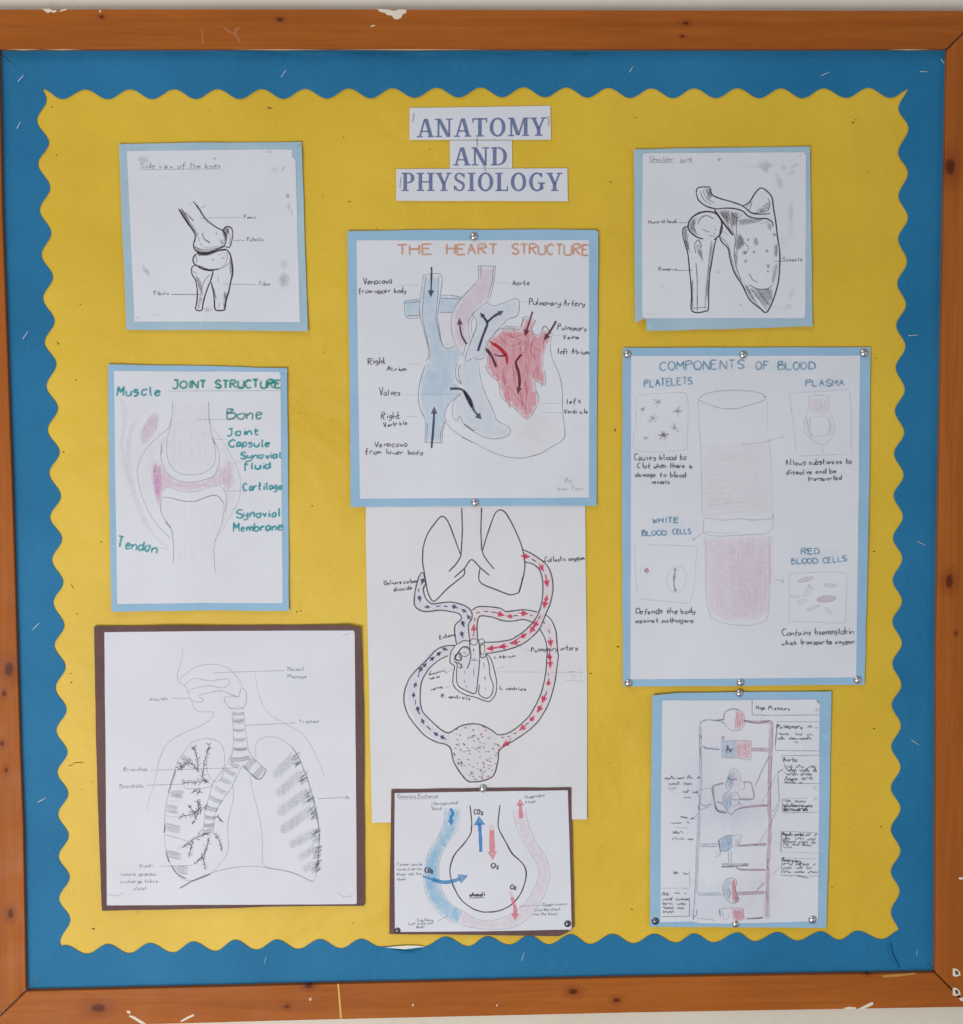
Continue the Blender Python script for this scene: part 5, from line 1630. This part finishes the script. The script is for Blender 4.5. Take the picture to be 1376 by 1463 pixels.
# ================================================================== BODY SYSTEM CHART
m_, n_, o_, r_ = tf(920, 980, .12302), tf(1050, 980, .12305), tf(920, 1150, .12647), tf(1050, 1150, .12648)
p = Poster('anatomy_poster', 'narrow crowded pencil chart of blood vessels and organs with boxed notes, bottom right', 'poster', (1057, 1157), 1.5, 1.1, 93, corners=((932, 993, 70, 2.6), (929, 1324, 60, 1.6), (1188, 989, 50, 1.4)), group='student posters pinned on the yellow paper')
p.sheet('mount', m_('98 112 380 82') + n_('0 72 1122 65') + [(1185.5, 1150), (1180.6, 1325.8), (1055, 1325), (928.8, 1324), (930, 1150)], mat=M_LBLUE, thick=.5)
p.sheet('sheet', m_('214 168 700 166') + n_('0 168 200 160 940 158 986 200') + [(1170.6, 1150), (1169, 1300), (1168.6, 1316), (1130, 1317.4), (1040, 1319.6), (1000, 1319), (990, 1316.6), (943.6, 1317.6), (944.5, 1150)], dh=.6, wob=.2)
GB = RGB(154, 188, 214)
p.part('vein_colour', GB, .4, 200, label='blue grey pencil shading of the veins')
for s_, wd in ((m_('655 440 658 800 662 1200') + o_('625 60 615 400 598 700 592 1000'), 3.4), (m_('655 440 700 400 940 392'), 2.2), (m_('690 725 880 732'), 2.6), (o_('640 452 835 455'), 2.4), (o_('605 1010 880 1004'), 2.2)):
    p.stroke(s_, wd, .45)
p.fill(m_('895 640 1075 632 1075 835 900 830'), .6)
X, Y = m_([(1000, 1085)])[0]
p.hatch(m_('960 1060 1040 970 1060 1100 1010 1210 950 1150'), 80, 1.6, 1.4, 0.68)
p.hatch(m_('910 1320 960 1240 1000 1240 1010 1400 960 1440 920 1400'), 80, 1.6, 1.4, 0.68)
p.fill(o_('850 395 940 352 1005 355 1000 480 955 520 875 525'), .6)
p.hatch(o_('850 395 940 352 1005 355 1000 480 955 520 875 525'), 100, 1.8, 1.4, 0.41)
p.hatch(o_('892 920 932 842 975 835 975 1095 912 1040'), 85, 1.6, 1.4, 0.68)
p.fill(o_('940 1000 960 1450 1010 1463 1010 1000'), .0)
p.hatch(o_('830 500 870 540 850 590 800 580'), 85, 2, 1.2, 0.41)
PU = RGB(194, 134, 164)
p.part('artery_colour', PU, .35, 200, label='purple pink pencil shading of the arteries')
for s_, wd in ((n_('105 408 250 420 390 415 425 445 422 600 414 800 408 1000 402 1200 398 1440') + r_('392 100 398 200 388 450 378 600 372 800 368 1000 362 1260'), 5.2), (n_('190 738 390 742'), 3.6), (n_('40 1420 250 1390 385 1388'), 3.0), (r_('30 462 360 445'), 3.0), (r_('15 690 60 728 350 735'), 2.6), (r_('30 1000 345 990'), 3.8)):
    p.stroke(s_, wd, .58)
p.part('red_colour', RGB(230, 146, 158), .35, 200, label='red pencil shading on the organs')
p.hatch(n_('0 280 60 275 108 340 108 440 60 510 0 510'), 86, 1.8, 1.6, 0.68)
p.fill(n_('15 640 190 632 180 842 10 838'), .34)
p.hatch(n_('30 660 180 650 170 840 30 838'), 86, 2.2, 1.6, 0.41)
p.hatch(o_('985 842 1045 862 1030 930 1055 1010 1060 1095 1000 1100 990 1000'), 86, 1.5, 1.7, 1.00)
p.hatch(o_('1000 1180 1100 1172') + r_('90 1180 120 1300 60 1310') + o_('1010 1300'), 84, 1.6, 1.7, 0.84)
p.hatch(r_('0 370 70 345 40 440 0 490'), 86, 2.0, 1.4, 0.46)
p.hatch(m_('1050 980 1130 1080 1110 1210 1040 1180') + m_('1030 1260'), 80, 2.2, 1.2, 0.27)
p.part('soft_tint', RGB(214, 196, 216), .4, 80)
for x, y, rx, ry, dd in ((1050, 1140, 70, 60, .22), (1075, 1280, 50, 50, .25), (1020, 1060, 50, 60, .12), (1100, 1200, 40, 90, .16)):
    p.smudge(x, y, rx, ry, dd)
p.part('blue_tint', RGB(176, 206, 228), .4, 80)
for x, y, rx, ry, dd in ((1010, 1290, 60, 40, .25), (1030, 1180, 50, 60, .2), (1060, 1160, 40, 30, .2), (1000, 1120, 40, 80, .14)):
    p.smudge(x, y, rx, ry, dd)
p.part('vessel_outline', RGB(110, 108, 128), .35)
for s_, wd, dd in ((m_('640 470 650 800 640 1040'), .9, .55), (m_('668 480 672 800 672 1040 665 1180'), .8, .42), (m_('645 440 700 400 760 392'), 1.0, .5), (m_('770 392 830 404 930 388'), 1.5, .7), (m_('850 400 945 438 942 455'), 1.2, .7), (m_('655 570 668 610'), 2.2, .8), (m_('680 700 740 722 880 742'), 1.5, .7),
                   (m_('650 700 656 820'), 1.6, .65), (m_('1095 275 1040 265 960 290 930 340 928 385'), 1.3, .75), (n_('0 270 80 290 108 340 110 440 70 505 0 522') + m_('1040 522 960 480 942 440'), .9, .5), (m_('890 640 1000 628 1080 636') + n_('190 632'), .8, .45), (m_('900 835 1080 838') + n_('180 845 190 640'), .9, .55),
                   (n_('105 398 260 432 400 405'), 1.5, .75), (n_('400 400 440 430 438 640 425 900 412 1200 418 1460'), .9, .5), (n_('385 450 395 640 388 900 390 1200'), .8, .4), (n_('190 720 385 722'), .9, .5), (n_('190 752 385 760'), .9, .5),
                   (m_('980 1070 1000 990 1040 962 1090 990 1120 1060 1130 1110'), 1.0, .6), (m_('980 1060 1000 1090 1085 1080'), 1.5, .75), (m_('970 1080 950 1160 990 1210 1020 1160 1010 1100'), .9, .5), (m_('910 1330 940 1250 1000 1230 1010 1300 1000 1400 960 1440'), 1.0, .6), (m_('1010 1300 1060 1230 1105 1280 1100 1360 1040 1400 1005 1340'), .9, .5), (m_('1010 1320 1138 1322'), 1.1, .6),
                   (m_('930 1128 870 1142 812 1160 800 1200 812 1300 832 1400 860 1450 950 1462'), 2.8, .62), (m_('850 1340 920 1375'), 2.4, .6), (n_('90 1118 180 1122 205 1190 222 1260 208 1312 130 1318 55 1308'), 2.6, .6), (n_('110 1120 112 1190 80 1200'), 1.0, .5), (m_('1090 1350 1138 1390'), 1.4, .5), (n_('0 1440 120 1410 380 1388'), 1.4, .55),
                   (m_('600 1215 800 1182'), .9, .5), (m_('665 1370 700 1390 790 1368'), 1.5, .6), (m_('630 1250 650 1320 635 1440'), 1.4, .6), (m_('630 1100 632 1200'), .7, .4), (o_('610 0 630 60'), 1.3, .65), (o_('630 60 730 20 760 0'), 1.4, .55), (o_('800 20 860 80 940 85'), 2.4, .65), (o_('900 0 980 105 1040 60 1107 30'), 1.3, .6),
                   (o_('618 90 600 420'), .8, .4), (o_('640 100 628 400 612 700 605 980'), .9, .4), (o_('592 420 588 700 580 960'), 1.0, .5), (o_('620 440 830 438'), .9, .55), (o_('640 470 830 472'), 1.1, .65), (o_('850 395 900 365 980 342 1030 352'), 1.1, .7), (o_('842 395 855 470 868 538'), 1.8, .85), (o_('868 520 950 520 968 490'), 1.2, .65),
                   (o_('800 590 860 570 870 540'), .9, .45), (o_('955 535 960 655'), 1.0, .6), (o_('985 525 985 655'), 1.0, .6), (o_('1000 480 1107 410'), .7, .4), (r_('0 340 50 335 80 345 60 400 20 480'), .9, .5), (o_('880 668 1107 668') + r_('155 662'), 1.3, .65), (o_('880 700 1107 686') + r_('155 682'), 2.4, .8), (o_('885 660 885 704'), 1.6, .7),
                   (r_('30 462 150 448 360 438'), 1.2, .65), (r_('50 468 200 462 350 458'), .9, .5), (r_('20 695 60 730 200 728 350 728'), 1.0, .6), (r_('60 740 200 742 350 744'), .9, .5), (o_('600 992 740 998 860 985'), .9, .5), (o_('610 1022 880 1020'), .9, .5), (o_('890 920 920 855 990 826 1040 850 1050 890 1030 935 1055 1010 1066 1070 1050 1100 990 1108 915 1050 890 970 890 920'), 1.1, .6),
                   (o_('950 950 980 980 960 1060'), 1.4, .6), (r_('10 985 340 978'), .9, .5), (r_('20 1018 340 1000'), .9, .5), (o_('572 940 575 1060 555 1260'), 1.2, .65), (o_('556 1240 560 1300'), 1.6, .8), (o_('598 1180 596 1240 565 1270'), 1.4, .75), (o_('600 1285 740 1292 800 1306'), 1.0, .5), (o_('862 1172 1000 1166 1107 1170') + r_('100 1178 95 1200'), .9, .55),
                   (o_('855 1175 862 1255'), 1.8, .75), (o_('890 1200 900 1280 950 1285 960 1220'), .9, .4), (r_('130 1285 200 1284 320 1272'), 2.2, .85), (r_('340 1000 335 1240 385 1270 392 1050'), .8, .45), (r_('402 60 412 160'), .8, .4), (r_('375 600 365 690 385 740'), 1.2, .6), (r_('350 980 375 1060'), 1.2, .6), (r_('0 1060 40 1050 30 1090 0 1100'), 1.3, .55)):
    p.stroke(s_, wd, dd)
p.part('note_box', RGB(112, 114, 130), .3, each=True)
for s_, wd, dd in ((n_('200 160 200 335 400 342 985 336'), 1.1, .7), (n_('485 415 985 418'), .9, .55), (n_('490 430 482 560 466 690'), 1.5, .8), (n_('470 690 472 748 985 756'), 1.0, .6), (n_('550 810 985 806'), .9, .6), (n_('550 812 582 940'), 1.0, .6), (n_('560 1130 985 1134'), 1.0, .6), (n_('545 1310 850 1302'), .8, .45), (n_('552 1310 550 1462'), 1.0, .6),
                   (r_('535 0 540 90 945 84'), .9, .6), (r_('520 298 945 316'), .9, .55), (r_('525 300 520 530'), 1.5, .8), (r_('520 530 945 546'), .7, .4), (r_('525 598 945 612'), .8, .45), (r_('530 600 530 796 945 806'), 1.1, .65), (r_('700 800 830 826'), 1.6, .7), (n_('493 1012 560 964'), 1.6, .75), (n_('498 1020 516 1350'), 1.2, .65),
                   (n_('516 1350 440 1463'), .9, .45), (r_('500 0 400 220 272 432'), .9, .55), (r_('420 790 470 740 522 690'), .8, .45), (n_('235 1172 300 1010 396 822'), 1.2, .65), (n_('310 1370 400 1200 480 1030'), .8, .42), (r_('250 965 332 878'), 1.3, .7), (o_('515 740 520 930'), 1.0, .6), (o_('200 940 520 942'), .8, .45),
                   (o_('515 1045 516 1258 200 1262'), 1.2, .7), (o_('560 150 640 70'), .8, .4), (o_('540 840 590 900'), .8, .35), (m_('290 1120 285 1200 400 1270'), .7, .35), (o_('345 255 500 262'), .8, .45), (r_('430 440 515 425'), .6, .3), (n_('300 400 325 340'), .8, .35), (m_('480 1090 492 1115'), .7, .4)):
    p.line(s_, wd, dd)
for (x, y) in ((925, 940), (930, 1185), (935, 1310), (955, 280)):
    X, Y = n_([(x, y)])[0]
    p.smudge(X, Y, 4, 4.4, .34)
for (x, y) in ((965, 188),):
    X, Y = n_([(x, y)])[0]
    p.smudge(X, Y, 3, 2, .9, 30)
X, Y = m_([(918, 602)])[0]
p.smudge(X, Y, 3.4, 3.6, .8)
p.part('note_writing', RGB(78, 80, 96), .2, each=True)
for T, t, aa, cp, wd in ((n_, 'High Pressure', '245 272 640 282', 5.2, 1.0), (n_, 'Pulmonary', '490 492 780 492', 6, 1.15), (n_, 'Aorta', '562 878 716 880', 6.2, 1.0), (r_, 'Hepatic portal', '536 345 776 352', 4.6, 1.25), (r_, 'Renal artery', '536 636 745 652', 4.6, 1.15), (m_, 'Ar', '960 778 1040 765', 9, 1.1)):
    q = T(aa)
    p.text(t, *q[0], *q[1], cp, wd, .85)
for T, aa, hh, wd in ((n_, '840 486 975 494', 2.4, .8), (n_, '500 568 660 572', 3, 1.0), (n_, '700 572 905 582', 3.2, .9), (n_, '500 622 950 622', 3, 1.1), (n_, '690 662 740 662', 3, .8), (n_, '580 950 950 950', 3, .8), (n_, '580 992 950 1000', 4, 1.1), (n_, '575 1040 960 1042', 3.6, .9), (n_, '575 1100 940 1090', 4, .9), (n_, '575 1125 780 1135', 3, 1.3),
                      (n_, '560 1350 860 1356', 4, .9), (n_, '560 1398 900 1408', 3.4, 1.2), (n_, '565 1450 860 1455', 4.5, 1.0), (r_, '550 22 880 25', 3, 1.2), (r_, '548 72 830 72', 4.4, 1.1), (r_, '790 352 930 360', 3, .8), (r_, '540 392 920 400', 3.4, .9), (r_, '540 420 920 442', 3.2, .9), (r_, '540 450 890 470', 3, 1.0), (r_, '545 488 645 492', 3, .8),
                      (r_, '540 680 910 685', 3.6, 1.0), (r_, '540 722 870 725', 3.2, .9), (r_, '548 768 940 772', 3.2, .9), (m_, '245 1088 480 1080', 2.8, 1.1), (m_, '500 1078 660 1075', 3.4, 1.0), (m_, '290 1150 560 1148', 3, 1.0), (m_, '298 1198 400 1200', 2.4, .8), (m_, '462 1242 630 1245', 2.8, 1.2), (m_, '458 1302 590 1302', 2.2, .8),
                      (o_, '410 138 570 172', 2.2, 1.3), (o_, '310 212 520 214', 2.2, .8), (o_, '320 325 480 328', 4, .9), (o_, '320 392 575 396', 2.2, .8), (o_, '332 780 515 790', 2.4, .8), (o_, '340 1002 480 1006', 2, .8), (o_, '205 1022 310 1024', 3.4, 1.0), (o_, '210 1078 510 1076', 3, 1.1), (o_, '215 1128 480 1130', 3, 1.1), (o_, '212 1172 480 1178', 2.8, 1.1), (o_, '215 1222 340 1222', 2.6, 1.0)):
    q = T(aa)
    p.scrawl(*q[0], *q[1], hh, wd + .15, .78)
for s_ in (m_('340 1078 440 1072'), n_('660 618 850 612'), r_('540 420 640 425'), n_('880 930 940 945')):
    p.line(s_, 1.6, .5)
p.flush()

# ================================================================== ALVEOLUS POSTER
V_ = tf(540, 1110, .21802)
p = Poster('anatomy_poster', 'small landscape poster on brown card showing a bulb-shaped air sac between vessels', 'poster', (689, 1230), 1.9, .6, 99, corners=((559, 1129, 50, 1.2), (825, 1125, 50, 1.2), (812, 1334, 30, 1.4)), group='student posters pinned on the yellow paper')
p.sheet('mount', V_('88 82 680 74 1266 70 1276 520 1286 985 1262 992 1268 1002 1246 1018 1188 1044 620 1036 75 1030 80 560'), mat=M_BROWN, thick=.5)
p.sheet('sheet', V_('110 106 680 96 1244 88 1258 520 1270 990 1256 1004 1242 1000 680 1012 112 1016 108 560'), dh=.5, wob=.12)
p.part('blue_vessel_colour', RGB(112, 196, 232), .25, 120, label='light blue shading of the left vessel')
bl = V_('440 205 430 300 390 400 330 500 305 600 300 700 330 800 390 882 470 945 522 962 562 882 502 850 442 782 406 702 400 620 406 540 452 440 522 340 540 205')
p.fill(bl, .52, 2, var=.3)
p.hatch(bl, 105, 2.6, 2.0, .22)
p.fill(V_('330 500 305 600 300 700 340 800 400 700 400 620 410 540 400 480'), .3, 4)
p.part('pink_vessel_colour', RGB(238, 200, 212), .3, 120, label='pale pink shading of the right vessel')
pk = V_('522 962 640 990 780 1000 900 980 1002 910 1080 790 1120 682 1122 602 1100 530 1032 420 986 300 966 205 886 212 900 310 940 400 1000 500 1046 580 1050 660 1010 760 950 840 862 905 752 940 640 930 562 882')
p.fill(pk, .30, 2, var=.3)
p.hatch(pk, 80, 3.4, 2.0, .07)
p.hatch(V_('522 962 640 990 780 1000 740 940 640 930 562 882'), 80, 2.6, 2.0, .16)
p.part('vessel_outline', RGB(176, 168, 180), .3)
for s_ in ('440 205 430 300 390 400 330 500 305 600 300 700 330 800 390 882 470 945 522 962 640 990 780 1000 900 980 1002 910 1080 790 1120 682 1122 602 1100 530 1032 420 986 300 966 205', '540 205 522 340 452 440 406 540 400 620 406 702 442 782 502 850 562 882 640 930 752 940 862 905 950 840 1010 760 1050 660 1046 580 1000 500 940 400 900 310 884 212'):
    p.stroke(V_(s_), .9, .55)
p.part('air_sac_outline', RGB(58, 54, 62), .1)
p.stroke(V_('603 186 612 262 614 320 606 375 560 442 502 510 476 580 472 620 478 662 502 732 550 810 620 862 660 878 705 886 790 878 870 840 932 770 962 695 972 640 966 600 942 560 880 502 840 430 796 350 788 310 790 270 800 184'), 1.7, .92, taper=.1)
p.part('blue_arrow', RGB(44, 140, 212), .15, label='small blue arrow pointing down in the left vessel')
p.arrow(V_('474 206 492 240 478 265 482 320'), 4.2, 8, 9, .9)
p.part('blue_arrow', RGB(44, 140, 214), .15, label='upright blue arrow at the top of the air sac')
p.arrow(V_('674 492 672 400 662 256'), 5.0, 13, 17, .92, smooth=False)
p.part('blue_arrow', RGB(66, 150, 206), .2, label='curved blue arrow entering the air sac')
p.stroke(V_('292 650 400 686'), 3.0, .85, taper=.5)
p.arrow(V_('360 672 430 690 500 680 592 645'), 5.4, 14, 15, .9)
p.part('red_arrow', RGB(238, 146, 160), .2, label='pink arrow pointing down in the air sac')
p.stroke(V_('745 312 747 380'), 6.2, .28, smooth=False)
p.arrow(V_('746 350 751 548'), 7.2, 13, 14, .85, smooth=False)
p.part('red_arrow', RGB(236, 138, 156), .2, label='pink arrow pointing up in the right vessel')
p.arrow(V_('938 272 930 142'), 5.0, 10, 12, .85, smooth=False)
p.part('red_arrow', RGB(236, 138, 156), .2, label='pink arrow leaving the air sac for the vessel')
p.stroke(V_('862 750 885 800'), 4.4, .35, smooth=False)
p.arrow(V_('878 790 900 860 898 944'), 5.2, 10, 11.5, .85, smooth=False)
p.part('gas_label', RGB(72, 66, 74), .12, each=True)
for t, aa, cp, wd, sub in (('CO', '630 245 668 245', 7.6, 1.7, '676 248'), ('O', '742 595 766 597', 7.4, 1.7, '776 602'), ('CO', '308 625 342 628', 7, 1.7, '348 632'), ('O', '868 734 888 736', 6.4, 1.6, '892 738')):
    q = V_(aa)
    p.text(t, *q[0], *q[1], cp, wd, .9, .4)
    X, Y = V_(sub)[0]
    p.text('2', X, Y, X + 3.2, Y, 4.4, 1.3, .9, .4)
q = V_('600 784 698 780')
p.text('alveoli', *q[0], *q[1], 6.2, 1.6, .9)
p.line(V_('598 795 698 790'), 1.0, .8)
p.part('caption', RGB(126, 124, 140), .3, each=True)
for t, aa, cp in (('Gaseous Exchange', '132 138 395 134', 4.8), ('Deoxygenated', '362 182 520 178', 4.2), ('blood', '358 218 412 216', 4.8), ('Oxygenated', '964 140 1088 128', 4.4), ('blood', '968 172 1030 168', 4.2), ('Carbon dioxide', '128 582 292 580', 3.8), ('moves from the', '126 612 288 610', 3.8), ('blood into the', '126 646 286 642', 3.8), ('alveoli', '128 678 180 676', 3.8),
                  ('Capillary', '262 950 360 944', 5), ('(wall is one cell', '196 970 362 966', 4), ('thick)', '250 992 302 990', 4), ('Oxygen passes', '1080 846 1238 838', 3.8), ('from the alveoli', '1032 880 1196 872', 3.8), ('into the blood', '1014 908 1174 904', 3.8)):
    q = V_(aa)
    p.text(t, *q[0], *q[1], cp, .85, .7)
for s_, dd in (('130 146 395 140', .5), ('385 948 462 908', .6), ('925 848 1072 842', .6), ('350 165 355 215', .5), ('290 645 300 655', .6)):
    p.line(V_(s_), .75, dd)
p.flush()

# ================================================================== DRAWING PINS
for (x, y, hh, lab, m, k) in (
        (677, 338, 3.1, 'steel drawing pin at the top centre of the heart poster', M_PIN, 1.0), (678.5, 718, 3.1, 'steel drawing pin at the bottom centre of the heart poster', M_PIN, 1.0), (690, 1127, 3.1, 'steel drawing pin at the top of the alveolus poster', M_PIN, .95),
        (896.5, 506, 3.1, 'steel drawing pin in the top left corner of the blood poster', M_PIN, 1.0), (1062, 507, 3.1, 'steel drawing pin at the top centre of the blood poster', M_PIN, 1.0), (1234.5, 504.5, 3.1, 'steel drawing pin in the top right corner of the blood poster', M_PIN, 1.05),
        (898, 976, 3.0, 'steel drawing pin in the bottom left corner of the blood poster', M_PIN, 1.0), (1058, 975, 3.1, 'steel drawing pin at the bottom centre of the blood poster', M_PIN, 1.0), (1225.5, 971.5, 3.1, 'steel drawing pin in the bottom right corner of the blood poster', M_PIN, .98),
        (1056.5, 990.5, 3.0, 'steel drawing pin at the top of the crowded pencil chart', M_PIN, .95), (936.5, 1316, 3.6, 'dark drawing pin in the bottom left corner of the pencil chart', M_PIND, .95), (1051, 1320, 3.0, 'steel drawing pin at the bottom centre of the pencil chart', M_PIN, .95),
        (1161, 1314, 3.4, 'steel drawing pin in the bottom right corner of the pencil chart', M_PIN, 1.05), (568, 1329.5, 3.4, 'small dark drawing pin in the bottom left corner of the alveolus poster', M_PIND, .72), (811, 1319.8, 3.8, 'dull drawing pin in the bottom right corner of the alveolus poster', M_PIND, .85)):
    pin(x, y, hh, lab, m, k)
# loose staples holding the pencil posters
SD = plain('grey_staple', (.30, .31, .34, 1), .4, .7)
for (x, y, a0, L, hh, lab) in ((427, 208, -38, 9, 3.2, 'slanted staple in the top right corner of the knee poster'), (432, 220, 80, 6, 3.2, 'short staple on the torn corner of the knee poster'), (172, 530, 20, 7, 2.6, 'staple in the top left corner of the joint poster'), (404, 534, -45, 7, 3.2, 'staple in the top right corner of the joint poster'),
                               (924, 219.5, 20, 7, 2.8, 'staple in the top left corner of the shoulder poster'), (1146, 221, -35, 8, 2.8, 'staple in the top right corner of the shoulder poster')):
    staple(x, y, a0, L, hh * MM, lab, SD, 'staples in the pencil posters', r=.22)
